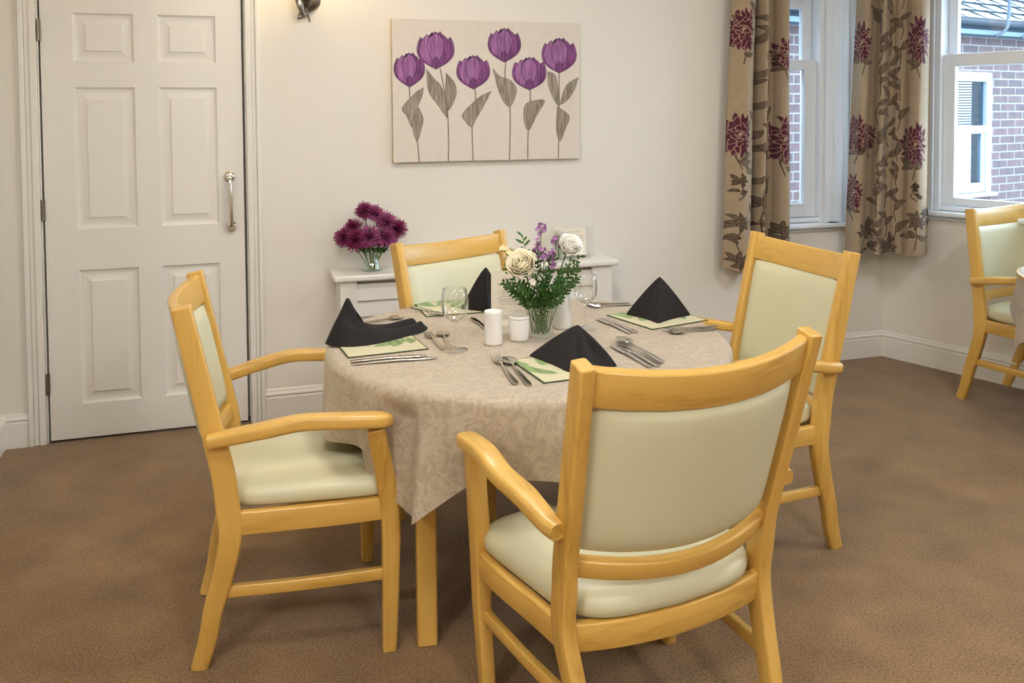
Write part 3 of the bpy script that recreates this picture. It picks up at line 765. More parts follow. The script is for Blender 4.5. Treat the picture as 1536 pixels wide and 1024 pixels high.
for pose, xs_, tipy in (((-.6099,2.4601,-1.2904), .316, .225), ((.2575,2.0201,.4465), .312, .23), ((.7196,2.9337,1.8919), .30, .235), ((-.0462,3.177,3.8899), .30, .235)):
    for s in (-1,1):
        wx, wy = arm_world(pose, s*xs_, tipy+.025); r = sqrt((wx-TC.x)**2+(wy-TC.y)**2)
        if r < TR+.03: DENTS.append((atan2(wy-TC.y, wx-TC.x), r-.012))
CORN = [radians(-119.5+90*k) for k in range(4)]
def angd(a, b): return (a-b+pi)%(2*pi)-pi
def cloth_point(a, t):
    """a angle, t 0..1 from the centre of the table top to the hem"""
    hang = .166
    for c in CORN:
        dlt = angd(a, c); hang += .145*(max(0, 1+dlt/.30)**.5 if dlt < 0 else max(0, 1-dlt/.30)**1.05)
    Lt = TR-.028; arc = .028*pi/2; tot = Lt+arc+hang
    fr = [0,.3,.55,.75,.88,.955,1.0]
    # piecewise: t<.3 top, .3-.42 lip, rest hang
    if t < .3: return (Lt*(t/.3)*cos(a), Lt*(t/.3)*sin(a), TT)
    if t < .42:
        q = (t-.3)/.12*pi/2; r = Lt+.028*sin(q); return (r*cos(a), r*sin(a), TT-.028+.028*cos(q))
    s = (t-.42)/.58; z = TT-.028-hang*s
    fold = .015*sin(a*9+.6)+.011*sin(a*17+1.9)+.007*sin(a*26)
    corner = 0
    for c in CORN:
        dlt = angd(a, c+.02)
        corner += .058*math.exp(-(dlt/.07)**2)-.030*math.exp(-((dlt+.17)/.075)**2)-.012*math.exp(-((dlt-.2)/.1)**2)
    e = s**.8
    r = TR+.012*e+(fold+corner)*e*(.5+.5*s)
    for da, dr in DENTS:
        dlt = abs(angd(a, da)); wgt = math.exp(-(dlt/.095)**4)*min(1, s*7)
        r = r*(1-wgt)+min(r, dr)*wgt
    return (r*cos(a), r*sin(a), z)
m = MB(); na, ntt = 420, 64
def tt_(j): return j
rings = []
ts_ = [.02,.1,.18,.25,.29]+[.3+.12*k/8 for k in range(9)]+[.42+.58*(k+1)/34 for k in range(34)]
for t in ts_: rings.append([cloth_point(2*pi*i/na, t) for i in range(na)])
m.rings(rings, caps=(True,False))
cloth = m.obj('tablecloth', DAMASK, None, loc=TC, smooth=80)
tag(cloth, 'beige damask tablecloth draped over the round table in the middle of the room', 'tablecloth')

# second table at the right edge, only its cloth shows
T2 = Vector((2.567, 3.631, 0))
t2 = thing('dining_table', 'second dining table at the right edge, mostly outside the picture', 'table', T2)
MB().lathe([(.42,.685),(.435,.69),(.435,.705),(.42,.711)], 64).obj('tabletop', WX, t2)
for k in range(4):
    a = .5+k*pi/2; MB().box(-.03,.03,-.03,.03,0,.686, M=Matrix.Translation((.27*cos(a),.27*sin(a),0))).obj('leg', WZ, t2, bevel=.005)
m = MB(); rings = []
for t in [.02,.15,.27]+[.3+.12*k/5 for k in range(6)]+[.42+.58*(k+1)/16 for k in range(16)]:
    ring = []
    for i in range(160):
        a = 2*pi*i/160; R0 = .43
        if t < .3: ring.append((( R0-.02)*t/.3*cos(a), (R0-.02)*t/.3*sin(a), .715))
        elif t <= .42:
            q = (t-.3)/.12*pi/2; r = R0-.02+.02*sin(q); ring.append((r*cos(a), r*sin(a), .695+.02*cos(q)))
        else:
            s = (t-.42)/.58; hang = .17+.13*max(0, 1-abs(angd(a, 2.93))/.45)+.1*max(0, 1-abs(angd(a, 2.93+pi))/.45)
            r = R0+.016*s*sin(a*11)+.02*s
            if abs(angd(a, 1.78)) < .5: r = min(r, r-(.14*min(1,s*6))*math.exp(-(angd(a,1.78)/.28)**4))
            ring.append((r*cos(a), r*sin(a), .695-hang*s))
    rings.append(ring)
m.rings(rings, caps=(True,False))
tag(m.obj('tablecloth', DAMASK, None, loc=T2, smooth=80), 'beige tablecloth corner hanging in front of the far right chair', 'tablecloth')

# ------------------------------------------------------------------ placemats
ZT = TT+.0006
def draw_mat(seed):
    P = Paint(90, 90, srgb(206,200,168), seed); R = random.Random(seed)
    for k in range(9):
        x = R.uniform(10,80); y = R.uniform(20,80)
        P.petal(x, y, x+R.uniform(-30,30), y-R.uniform(25,50), R.uniform(4,8), srgb(136,158,108), srgb(118,144,92), 1, .4, bend=R.uniform(-.2,.2), veins=2)
    for a in ((0,2),(0,88)): pass
    e = srgb(70,80,50)
    P.line([(1,1),(89,1),(89,89),(1,89),(1,1)], 2.0, e)
    return P
mats = [('left', (-.403,2.649), atan2(.094,.23), 'green leaf placemat under the napkin on the door side of the table', .24),
        ('front', (.1425,2.396), atan2(.37,.93), 'green leaf placemat nearest the foreground chair', .234),
        ('right', (.482,2.961), atan2(.13,.216), 'green leaf placemat on the right of the table in front of the right chair', .24),
        ('back', (-.22,3.142), atan2(.29,.956), 'green leaf placemat behind the menu card on the far side', .23)]
for i, (nm, (x, y), rz, lab, sz) in enumerate(mats):
    P = draw_mat(30+i)
    r = thing('placemat', lab, 'placemat', (x,y,ZT), rz, 'square leaf-print placemats')
    h = sz/2
    MB().box(-h,h,-h,h,0,.0026).obj('mat_base', plain('mat_edge_%s' % nm, srgb(70,78,56), .6), r, bevel=.001)
    painted_grid('printed_face', P, lambda s, t, h=h: (-h+.001+s*2*(h-.001), h-.001-t*2*(h-.001), .0029), MATM, r)
MZ = ZT+.0034

# ------------------------------------------------------------------ napkins
def napkin(label, pts, apex, folds, loc_z=MZ, tuck=.0, crease=(), bulge=.10, seed=1):
    """base polygon -> pyramid with rounded corners and pressed folds; pts and apex in world xy"""
    cx = sum(p[0] for p in pts)/len(pts); cy = sum(p[1] for p in pts)/len(pts)
    root = Vector((cx, cy, loc_z))
    base = []; n = len(pts); per = 22
    for i in range(n):
        a = Vector((pts[i][0]-cx, pts[i][1]-cy, 0)); b_ = Vector((pts[(i+1)%n][0]-cx, pts[(i+1)%n][1]-cy, 0))
        bl = pts[i][2] if len(pts[i]) > 2 else 0      # bow of this side (positive outwards)
        nn = Vector((b_.y-a.y, -(b_.x-a.x), 0))
        for k in range(per):
            t = k/per; base.append(a.lerp(b_, t)+nn*bl*sin(pi*t))
    # smooth the corners a little
    m = len(base)
    for _ in range(3): base = [(base[i-1]+base[i]*2+base[(i+1)%m])/4 for i in range(m)]
    A = Vector((apex[0]-cx, apex[1]-cy, 0)); H = apex[2]-loc_z
    R = random.Random(seed); rings = []; L = 22
    for j in range(L+1):
        t = j/L
        ring = []
        for i, p in enumerate(base):
            k = (1-t)**(1-bulge)*(1 if t > .03 else .98)
            q = A.lerp(p, k)
            # soft overhanging foot and creases running to the tip
            w = 0
            for ci, cw_, cd in crease:
                dd = ((i/m-ci+.5)%1-.5)/cw_
                w += cd*math.exp(-dd*dd)*sin(pi*min(1,t*1.0+.12))
            dirv = (p-A); dirv.z = 0
            if dirv.length > 1e-6: dirv.normalize()
            q = q+dirv*w
            ring.append((q.x, q.y, H*t))
        rings.append(ring)
    o = MB().rings(rings).obj('folded_napkin', NAVY, None, loc=root, smooth=75)
    return tag(o, label, 'napkin', 'dark folded napkins')
# front napkin: broad pyramid with folds falling to the right
napkin('dark folded napkin nearest the foreground chair, its folds falling to the right', [(.036,2.505,-.02),(.150,2.325,-.06),(.284,2.385,-.04),(.25,2.48,-.02)], (.180,2.450,.818), 3,
       crease=[(.22,.03,.006),(.30,.02,-.010),(.36,.03,.008),(.43,.02,-.011),(.49,.03,.007)], bulge=.16)
napkin('dark folded napkin standing as a pyramid on the right placemat', [(.377,3.010,-.05),(.472,2.865,-.07),(.606,2.985,-.03),(.55,3.06,0)], (.494,2.975,.853), 2,
       crease=[(.13,.05,-.008),(.25,.02,.004),(.38,.06,.006)], bulge=.13)
napkin('dark folded napkin standing on the far placemat beside the menu card', [(-.187,3.105,-.04),(-.085,3.045,-.05),(-.02,3.10,-.03),(-.09,3.19,0)], (-.094,3.100,.868), 2,
       crease=[(.24,.02,.004),(.33,.05,-.008)], bulge=.2)
# left napkin: tall peak with a long loose tail
def left_napkin():
    root = Vector((-.45, 2.66, MZ)); 
    path = smoothpath([(-.516,2.712,0),(-.494,2.686,0),(-.455,2.688,0),(-.40,2.735,0),(-.345,2.80,0),(-.312,2.862,0)], 30)
    hs = [.05,.105,.122,.128,.127,.120,.108,.096,.083,.071,.064,.057,.051,.046,.042,.039,.037,.035,.034,.033,.032,.031,.030,.029,.028,.027,.026,.025,.023,.015]
    ws = [.014,.030,.048,.074,.08,.083,.083,.081,.078,.075,.072,.070,.068,.067,.066,.065,.064,.063,.062,.062,.061,.06,.059,.058,.057,.056,.054,.052,.048,.04]
    rings = []
    for i, p in enumerate(path):
        t = (path[min(i+1,29)]-path[max(i-1,0)]).normalized(); sd = Vector((t.y,-t.x,0))
        ring = []; K = 26
        for k in range(K):
            f = k/(K-1)*2-1        # -1 left .. 1 camera side
            x = f*ws[i]; a = abs(f); pk = max(0, 1-i/12)
            prof = (1-a**(1.25-.25*pk))*(1) if pk > 0 else (1-a**2.2)
            z = hs[i]*prof + .006*sin(f*9+i*.35)*(1-a)*min(1, i/6)
            crease_ = -.012*math.exp(-((f-.25)/.14)**2)*min(1, max(0,(i-3)/5))
            q = p+sd*x
            ring.append((q.x-root.x, q.y-root.y, max(.0002, z+crease_)))
        for k in range(5):
            f = 1-2*(k+1)/6; q = p+sd*(f*ws[i]*.96); ring.append((q.x-root.x, q.y-root.y, 0))
        rings.append(ring)
    o = MB().rings(rings).obj('folded_napkin', NAVY, None, loc=root, smooth=75)
    tag(o, 'dark napkin with tall peak and long loose tail, nearest the door', 'napkin', 'dark folded napkins')
left_napkin()

# ------------------------------------------------------------------ cutlery
def cutlery(kind, tip, end, label, lift=.0, z=None):
    """tip = working end, end = handle end (world xy)"""
    tip, end = Vector((tip[0],tip[1],0)), Vector((end[0],end[1],0)); d = tip-end; L = d.length
    rz = atan2(d.y, d.x); z = ZT if z is None else z
    root = thing(kind, label, kind.replace('_',' '), (end.x,end.y,z+lift), rz, 'cutlery laid on the beige cloth')
    h = MB(); LH = L*.60
    hp = smoothpath([(0,0,.0022),(LH*.3,0,.003),(LH*.7,0,.0045),(LH,0,.005)], 12)
    hw = [.0085,.0105,.0108,.0102,.0094,.0085,.0076,.0068,.006,.0053,.0048,.0046]
    if kind == 'knife': hw = [.0085,.0095,.0098,.0098,.0096,.0094,.0092,.009,.0088,.0086,.0084,.0084]
    h.sweep(hp, [(w*1.0*2*.85, .0028+.001*(i/11)) for i, w in enumerate(hw)], (0,1,0), r=.45)
    h.obj('handle', METAL, root)
    b = MB()
    if kind == 'knife':
        def fn(s, t):
            x = LH-.004+t*(L-LH+.004); w = .0095*(1-max(0,(t-.75)/.25)**2*.85)
            return (x, (s-.5)*2*w, .0045-.0015*t)
        b.grid(fn, 5, 14); o = b.obj('blade', METAL, root, solid=.0014)
    elif kind == 'spoon':
        BL = L*.30; x0 = L-BL
        def fn(s, t):
            a = t; w = .0205*sqrt(max(0, 1-(2*a-1)**2))**.9+.0004; x = x0+BL*a; f = (s-.5)*2
            dep = .006*(1-(2*a-1)**2)*(1-f*f)
            return (x, f*w, .0095-dep-.002*a)
        b.grid(fn, 9, 16); b.tube([(LH-.003,0,.005),(LH+.02,0,.0075),(x0+.006,0,.0085)], [.0024,.0022,.0026], 8)
        b.obj('bowl', METAL, root, solid=.0014)
    else:
        x0 = L*.70; b.tube([(LH-.003,0,.005),(LH+.015,0,.0075),(x0+.004,0,.008)], [.0024,.0022,.003], 8)
        def fn(s, t):
            f = (s-.5)*2; w = .004+.0095*min(1,t*1.6)**.7; return (x0+t*L*.1, f*w, .008-.003*t-.0015*(1-f*f))
        b.grid(fn, 7, 8)
        xt = x0+L*.098
        for k in range(4):
            y = -.0108+.0072*k
            b.tube([(xt,y,.005),(xt+L*.10,y,.0065),(L,y*.94,.010)], [.0019,.0017,.0009], 6)
        b.obj('tines', METAL, root, solid=.0012)
    return root
C_ = cutlery
C_('knife', (-.248,2.512), (-.455,2.457), 'knife nearest the door-side placemat, lying along its near edge')
C_('knife', (-.212,2.488), (-.447,2.428), 'outer knife lying in front of the door-side placemat')
C_('spoon', (-.225,2.775), (-.187,2.590), 'spoon between the door-side placemat and the left wine glass')
C_('fork', (-.268,2.752), (-.205,2.580), 'fork between the door-side placemat and the left wine glass')
C_('spoon', (-.372,2.985), (-.52,2.895), 'spoon lying behind the door-side napkin, only its tip showing')
C_('fork', (-.052,2.488), (.006,2.236), 'fork left of the front placemat, tines towards the white shaker', .001)
C_('spoon', (-.022,2.478), (.040,2.226), 'spoon beside the fork left of the front placemat', .0)
C_('spoon', (.318,2.672), (.408,2.410), 'spoon right of the front napkin, top of its group', .006)
C_('knife', (.288,2.610), (.372,2.378), 'knife right of the front napkin, nearest to the placemat')
C_('knife', (.306,2.620), (.392,2.388), 'knife right of the front napkin, under the spoon')
C_('knife', (.297,2.960), (.385,2.762), 'knife at the left edge of the right placemat, nearer the placemat')
C_('knife', (.280,2.948), (.366,2.752), 'knife left of the right placemat, farther from the placemat')
C_('fork', (.468,2.770), (.655,2.838), 'fork in front of the right placemat')
C_('spoon', (.488,2.745), (.648,2.800), 'spoon in front of the right placemat, nearer the foreground')
C_('spoon', (.262,3.150), (.42,3.200), 'spoon behind the right wine glass, nearest the radiator cover')
C_('fork', (.275,3.125), (.425,3.165), 'fork behind the right wine glass, beside a spoon')
C_('fork', (-.232,3.000), (-.338,3.150), 'fork in front of the far chair, nearer the left wine glass')
C_('fork', (-.258,3.010), (-.365,3.160), 'fork in front of the far chair, nearer the door')
C_('knife', (-.140,2.975), (-.080,2.800), 'knife lying behind the white shaker')

# ------------------------------------------------------------------ glassware, china
def wine_glass(label, x, y, h=.178):
    r = thing('wine_glass', label, 'wine glass', (x,y,ZT), 0, 'stemmed wine glasses')
    k = h/.178
    MB().lathe([(.0035,.0095),(.020,.004),(.036,.0018),(.0385,.0008),(.0385,0),(.001,0)], 40, M=Matrix.Scale(k,4)).obj('foot', GLASS, r, smooth=50)
    MB().lathe([(.006,.0075),(.0042,.014),(.0038,.03),(.0038,.06),(.0045,.076),(.010,.083)], 20, M=Matrix.Scale(k,4)).obj('stem', GLASS, r, smooth=50)
    prof = [(.004,.082),(.016,.086),(.028,.096),(.0365,.110),(.0395,.126),(.0395,.142),(.0375,.160),(.0345,.178)]
    inn = [(x_-.0013, z+.001) for x_, z in reversed(prof)]; inn = [(max(.002,a), b_) for a, b_ in inn]
    MB().lathe(prof+inn, 48, M=Matrix.Scale(k,4)).obj('bowl', GLASS, r, smooth=50)
wine_glass('stemmed wine glass on the left half of the table, in front of the far chair', -.170, 2.577, .180)
wine_glass('stemmed wine glass on the right half of the table, behind the vase', .232, 2.833, .172)

s = MB(); s.lathe([(.0245,0),(.0268,.002),(.0272,.008),(.0272,.094),(.0268,.099),(.0255,.1005),(.0235,.0985),(.022,.094),(.0215,.090),(.002,.089)], 40)
tag(s.obj('salt_shaker', CHINA, None, loc=(-.060,2.642,ZT), smooth=50), 'tall white china shaker left of the vase', 'shaker')
p = thing('mustard_pot', 'small squat white china pot with a lid just left of the glass vase', 'pot', (.018,2.687,ZT))
MB().lathe([(.024,0),(.0275,.002),(.029,.008),(.0315,.03),(.0318,.045),(.0308,.062),(.0295,.066)], 40).obj('pot_body', CHINA, p, smooth=50)
MB().lathe([(.0288,.0665),(.0312,.068),(.0315,.071),(.0300,.075),(.026,.0765),(.022,.0745),(.002,.074)], 40).obj('lid', CHINA, p, smooth=50)
p = thing('condiment_bottle', 'tall white china pourer with a metal top, right of the glass vase', 'pourer', (.157,2.838,ZT))
MB().lathe([(.026,0),(.029,.002),(.0305,.01),(.0305,.05),(.028,.09),(.0265,.108),(.0255,.112)], 40).obj('bottle_body', CHINA, p, smooth=50)
MB().lathe([(.0262,.1125),(.0265,.116),(.025,.119),(.02,.1185),(.002,.1175)], 40).obj('metal_top', METAL, p, smooth=50)

# menu card
mc = thing('menu_card', 'printed menu card standing behind the white shaker', 'menu', (-.013,2.868,ZT), -.03)
mcM = Matrix.Rotation(radians(-6),4,'X')
cp = []
wd, hh = .0585, .176
for cx, cz, a0 in ((wd-.008,hh-.008,0),(-wd+.008,hh-.008,90)):
    for k in range(5): a = radians(a0+90*k/4); cp.append((cx+.008*cos(a), cz+.008*sin(a)))
cp += [(-wd,.0),(wd,.0)]
MB().rings([[(x,y,z) for x,z in cp] for y in (-.0008,.0008)], M=mcM).obj('card', PAPER, mc, smooth=30); cardo = mc.children[0]
MB().box(-.05,.05,0.0,.035,0,.002).obj('card_foot', PAPER, mc)
tx = MB(); R = random.Random(5)
def textline(b, x0, x1, z, h, M, dens=.8, y=-.0012):
    x = x0
    while x < x1:
        w = R.uniform(.0012,.0032)
        if R.random() < dens: b.box(x, min(x+w, x1), y-.0002, y, z-h/2*R.uniform(.5,1), z+h/2*R.uniform(.6,1.0), M=M)
        x += w+.0006
textline(tx, -.018, .008, .151, .004, mcM); textline(tx, -.036, .024, .133, .0045, mcM, .9); textline(tx, -.02, .026, .127, .005, mcM, .9); textline(tx, .014,.02,.117,.004,mcM,1)
tx.obj('bold_print', INK, cardo)
tx = MB()
for x0, x1, z in ((-.028,.002,.146),(-.03,.006,.114),(-.038,.014,.109),(-.03,.012,.102),(-.032,.012,.095),(-.038,.016,.088),(-.034,.022,.083),(-.036,.036,.077),(-.034,.04,.070),(-.04,-.01,.058),(.006,.04,.048),(-.03,.0,.034),(-.03,.0,.024)):
    textline(tx, x0, x1, z, .0022, mcM, .9)
tx.obj('fine_print', GREYINK, cardo)

# card in a stand on the radiator cover
sg = thing('card_stand', 'small printed notice in a clear stand on the right end of the radiator cover', 'notice', BWP(.300,.085,TOPZ), WA)
sgM = Matrix.Rotation(radians(-8),4,'X')
MB().box(-.062,.105,-.001,.001,.004,.15, M=sgM).obj('acrylic_sheet', ACRYL, sg)
pno = MB().box(-.062,.062,-.0022,-.0012,.012,.148, M=sgM).obj('paper_notice', PAPER, sg)
MB().box(-.06,.075,-.035,.03,0,.004).obj('stand_foot', ACRYL, sg)
tx = MB()
for z, a, c in ((.128,-.05,.03),(.108,-.045,.045),(.1,-.05,.05),(.092,-.05,.05),(.084,-.05,.048),(.066,-.05,.05),(.045,-.04,.04)): textline(tx, a, c, z, .003, sgM, .9, -.0024)
tx.obj('fine_print', GREYINK, pno)

# ------------------------------------------------------------------ vases
def vase(label, loc, prof, wz, seed=1, name='glass_vase', flute=0):
    r = thing(name, label, 'vase', loc)
    n = 48
    def ring(rad, z, k=1): return [((rad*(1+flute*k*cos(12*2*pi*i/n)))*cos(2*pi*i/n), (rad*(1+flute*k*cos(12*2*pi*i/n)))*sin(2*pi*i/n), z) for i in range(n)]
    rr = [ring(a, z) for a, z in prof]+[ring(a-.0025, z+.001, .5) for a, z in reversed(prof) if z > .008]
    vb = MB().rings(rr).obj('vase_body', VGLASS, r, smooth=50)
    inner = [(a-.0032, z) for a, z in prof if .008 < z < wz]
    MB().rings([ring(a, z, .5) for a, z in inner]).obj('water', WATER, vb, smooth=50)
    return r
VX, VY = .085, 2.745
vase('ribbed clear glass vase holding white roses in the middle of the round table', (VX,VY,ZT),
     [(.036,0),(.039,.002),(.040,.008),(.035,.016),(.036,.03),(.040,.06),(.043,.09),(.041,.11),(.038,.122),(.041,.136)], .105, flute=.02)
PV = BWP(-.716,.105,TOPZ)
vase('waisted clear glass vase holding purple flowers on the left end of the radiator cover', PV,
     [(.040,0),(.043,.003),(.043,.010),(.036,.035),(.030,.06),(.0295,.08),(.033,.10),(.038,.115)], .08, flute=.02)
SV = BWP(.205,.10,TOPZ)
vase('small plain glass vase with one white rose on the radiator cover behind the main bouquet', SV,
     [(.026,0),(.029,.003),(.030,.01),(.029,.05),(.030,.09),(.032,.10)], .06)

def petal_strip(b, base, direction, length, w, curl, up=Vector((0,0,1)), n=4, point=.5):
    d = Vector(direction).normalized(); sd = d.cross(up); 
    if sd.length < 1e-4: sd = Vector((1,0,0))
    sd.normalize(); nn = sd.cross(d)
    vs = []; 
    for i in range(n+1):
        t = i/n; c = Vector(base)+d*length*t+nn*curl*t*t
        hw = w*(sin(pi*(.12+.80*t))**point)
        vs += [c-sd*hw, c+sd*hw]
    b.add(vs, [(2*i,2*i+1,2*i+3,2*i+2) for i in range(n)])
def chrysanthemum(label, stem_base, c, r, seed, mat, tilt):
    R = random.Random(seed); c = Vector(c); stem_base = Vector(stem_base)
    root = thing('chrysanthemum', label, 'flower', stem_base, 0, 'purple flowers in the vase on the radiator cover')
    cl_ = c-stem_base; ax = Vector(tilt).normalized()
    MB().tube(smoothpath([(0,0,0), cl_*.4+Vector((0,0,.012)), cl_-ax*.012], 8), .0018, 6).obj('stem', STEM, root)
    q = ax.to_track_quat('Z','Y').to_matrix()
    b = MB()
    for k in range(150):
        th = math.acos(1-1.25*((k+.5)/150)); ph = k*2.39996
        dd = q @ Vector((sin(th)*cos(ph), sin(th)*sin(ph), cos(th)))
        petal_strip(b, cl_+dd*r*.12-ax*.004, dd, r*R.uniform(.75,1.08), r*.07, r*.12*R.uniform(-.5,1), ax, 3)
    b.obj('bloom', mat, root, smooth=180)
    lf_ = MB()
    for k in range(3):
        t = R.uniform(.5,.85); a = R.uniform(0,2*pi); p_ = cl_*t
        leafmesh(lf_, p_, p_+Vector((cos(a)*.03,sin(a)*.03,R.uniform(-.005,.02))), .009, (0,0,1), .004, 6)
    lf_.obj('leaf', LEAF, root, smooth=180)
n_u = Vector((cos(WA), sin(WA), 0)); n_o = Vector((sin(WA), -cos(WA), 0))
mums = [(-.125,.03,.175,.042,PURP,'purple flower at the far left of the bunch on the radiator cover'),
        (-.075,.05,.165,.046,PURP,'purple flower second from the left of the bunch, low at the front'),
        (-.082,.0,.215,.036,PURP,'purple flower on the left of the bunch, above its neighbours'),
        (-.018,.055,.175,.046,PURP2,'purple flower low in the centre of the bunch'),
        (-.030,.01,.288,.040,PURP,'purple flower at the top of the bunch, leaning left'),
        (.015,.02,.275,.038,PURP2,'paler purple flower at the top of the bunch, right of the topmost'),
        (.060,.03,.235,.046,PURP2,'paler purple flower at the upper right of the bunch'),
        (.110,.03,.205,.044,PURP,'purple flower at the far right of the bunch'),
        (.055,.06,.170,.044,PURP2,'purple flower at the lower right of the bunch'),
        (.090,.02,.165,.030,PURP,'small purple flower hanging lowest on the right of the bunch')]
for i, (u, o_, z, r, mt, lab) in enumerate(mums):
    r *= 1.15; z -= .012
    sbp = PV+n_u*(u*.12)+n_o*(o_*.1)+Vector((0,0,.012))
    chrysanthemum(lab, sbp, PV+n_u*u+n_o*o_+Vector((0,0,z)), r, 60+i, mt, n_u*u*3+n_o*(.25+o_*2)+Vector((0,0,.35)))
# leafy fillers
def sprig(name, label, cat, base, tip, mat, leaves, ll, lw, seed, group, bend=.02, w0=.0014, start=.35):
    R = random.Random(seed); base, tip = Vector(base), Vector(tip); root = thing(name, label, cat, base, 0, group)
    d = tip-base; pth = smoothpath([(0,0,0), d*.45+Vector((R.uniform(-1,1)*bend*.3, R.uniform(-1,1)*bend*.3, bend)), d], 14)
    MB().tube(pth, [w0*(1-.5*i/13) for i in range(14)], 6).obj('stem', STEM, root)
    b = MB()
    for k in range(leaves):
        t = start+(1-start)*(k+.5)/leaves; p = pth[min(13, int(t*13))].lerp(pth[min(13,int(t*13)+1)], (t*13)%1)
        td = (pth[min(13,int(t*13)+1)]-pth[max(0,int(t*13)-1)]).normalized()
        a = k*2.4+R.uniform(-.4,.4); o1 = td.cross(Vector((.3,.5,.8))).normalized(); o2 = td.cross(o1)
        od = (o1*cos(a)+o2*sin(a))*.85+td*.6
        leafmesh(b, p, p+od.normalized()*ll*R.uniform(.7,1.15), lw, td.cross(od), .002, 5)
    b.obj('leaves', mat, root, smooth=180)
for i in range(9):
    a = 2*pi*i/9+.3; rad = .075 if i % 3 else .1
    tipp = PV+n_u*(rad*cos(a))*1.1+n_o*(.02+.045*sin(a))+Vector((0,0,.16+.05*((i*37)%5)/5))
    sprig('leafy_sprig', 'green leafy sprig among the purple flowers on the radiator cover', 'leaves', PV+n_u*(.01*cos(a))+Vector((0,0,.012)), tipp, LEAF, 12, .03, .008, 80+i, 'green sprigs in the purple bunch')

VB = Vector((VX,VY,ZT))
def rose(label, base, c, r, mat, tilt, seed, group='roses'):
    R = random.Random(seed); base, c = Vector(base), Vector(c); ax = Vector(tilt).normalized()
    root = thing('rose', label, 'flower', base, 0)
    cl_ = c-base
    MB().tube(smoothpath([(0,0,0), cl_*.45+Vector((0,0,.02)), cl_-ax*r*.75], 10), .0024, 7).obj('stem', STEM, root)
    q = ax.to_track_quat('Z','Y').to_matrix(); b = MB()
    # spiral of cupped petals
    np_ = 26
    for k in range(np_):
        f = k/(np_-1); rad = r*(.12+.80*f**.85); hgt = r*(.62-.30*f**1.5); ph = k*2.2; span = 1.15+.5*(1-f)
        def fn(s, t, rad=rad, hgt=hgt, ph=ph, span=span, f=f, k=k):
            a = ph+(s-.5)*2*span; edge = (2*s-1)**2
            tt = t*(1-.18*edge)
            rr = rad*(.28+.72*sin(tt*pi/2)**.7)*(1+.10*f*max(0,t-.75)*4)+.002*sin(5*a+k)
            z = -r*.55+(hgt+r*.55)*tt**1.1-(.10*r*f*max(0,(t-.8)/.2))
            return cl_+q@Vector((rr*cos(a), rr*sin(a), z))
        b.grid(fn, 9, 7)
    blm = b.obj('bloom', mat, root, smooth=180, solid=.0006)
    s_ = MB()
    for k in range(5):
        a = 2*pi*k/5; o_ = q@Vector((cos(a), sin(a), 0)); p0 = cl_-ax*r*.6; leafmesh(s_, p0, p0+o_*r*.7+ax*r*.05, r*.13, ax, .003, 6)
    s_.obj('sepals', LEAF, blm, smooth=180)
rose('large cream rose at the left front of the table bouquet', VB+Vector((-.006,-.004,.012)), VB+Vector((-.058,-.052,.232)), .050, ROSEW, (-.35,-.9,.75), 3)
rose('white rose at the upper right of the table bouquet', VB+Vector((.008,.006,.012)), VB+Vector((.093,-.02,.283)), .040, ROSEW2, (.35,-.75,.7), 5)
rose('white rose in the small vase on the radiator cover', SV+Vector((0,0,.012)), SV+n_u*.0+Vector((0,0,.135)), .028, ROSEW2, (.1,-.6,.6), 9)
# buds / sprays of the bouquet
def spray(label, base, tip, mat, n, br, seed, spread, cat='flower', name='freesia'):
    R = random.Random(seed); base, tip = Vector(base), Vector(tip); root = thing(name, label, cat, base)
    d = tip-base; pth = smoothpath([(0,0,0), d*.5+Vector((0,0,.015)), d], 12)
    m_ = MB(); m_.tube(pth, .0013, 6); b = MB()
    for k in range(n):
        p0 = pth[-1]-d.normalized()*R.uniform(0,.03); o_ = Vector((R.uniform(-1,1), R.uniform(-1,1), R.uniform(-.1,1))).normalized()
        c = p0+o_*spread*R.uniform(.4,1); m_.tube([p0-d.normalized()*.012, c], .0008, 5)
        for j in range(6):
            a = 2*pi*j/6; q = o_.to_track_quat('Z','Y').to_matrix(); dd = q@Vector((cos(a)*.8, sin(a)*.8, .7))
            petal_strip(b, c, dd, br*R.uniform(.8,1.1), br*.36, -br*.1, o_, 3, .7)
    m_.obj('stem', STEM, root); b.obj('petals', mat, root, smooth=180)
spray('lilac spray at the very top of the table bouquet', VB+Vector((0,0,.012)), VB+Vector((.002,-.01,.340)), LILAC, 8, .011, 1, .018)
spray('lilac spray left of the top in the table bouquet', VB+Vector((-.004,0,.012)), VB+Vector((-.006,-.03,.285)), LILAC, 9, .012, 2, .022)
spray('lilac spray right of centre low in the table bouquet', VB+Vector((.004,0,.012)), VB+Vector((.028,-.045,.252)), LILAC, 8, .013, 3, .02)
spray('lilac spray in the middle of the table bouquet, beside the cream rose', VB+Vector((.002,0,.012)), VB+Vector((.012,-.04,.262)), LILAC, 6, .011, 6, .018)
spray('lilac spray touching the white rose of the table bouquet', VB+Vector((.004,.004,.012)), VB+Vector((.052,-.01,.300)), LILAC, 7, .010, 4, .018)
spray('cream buds at the far left of the table bouquet', VB+Vector((-.006,.004,.012)), VB+Vector((-.108,-.02,.268)), BUD, 7, .014, 5, .02)
spray('small white blooms under the cream rose of the table bouquet', VB+Vector((.0,-.006,.012)), VB+Vector((-.018,-.070,.205)), ROSEW2, 7, .016, 7, .018)
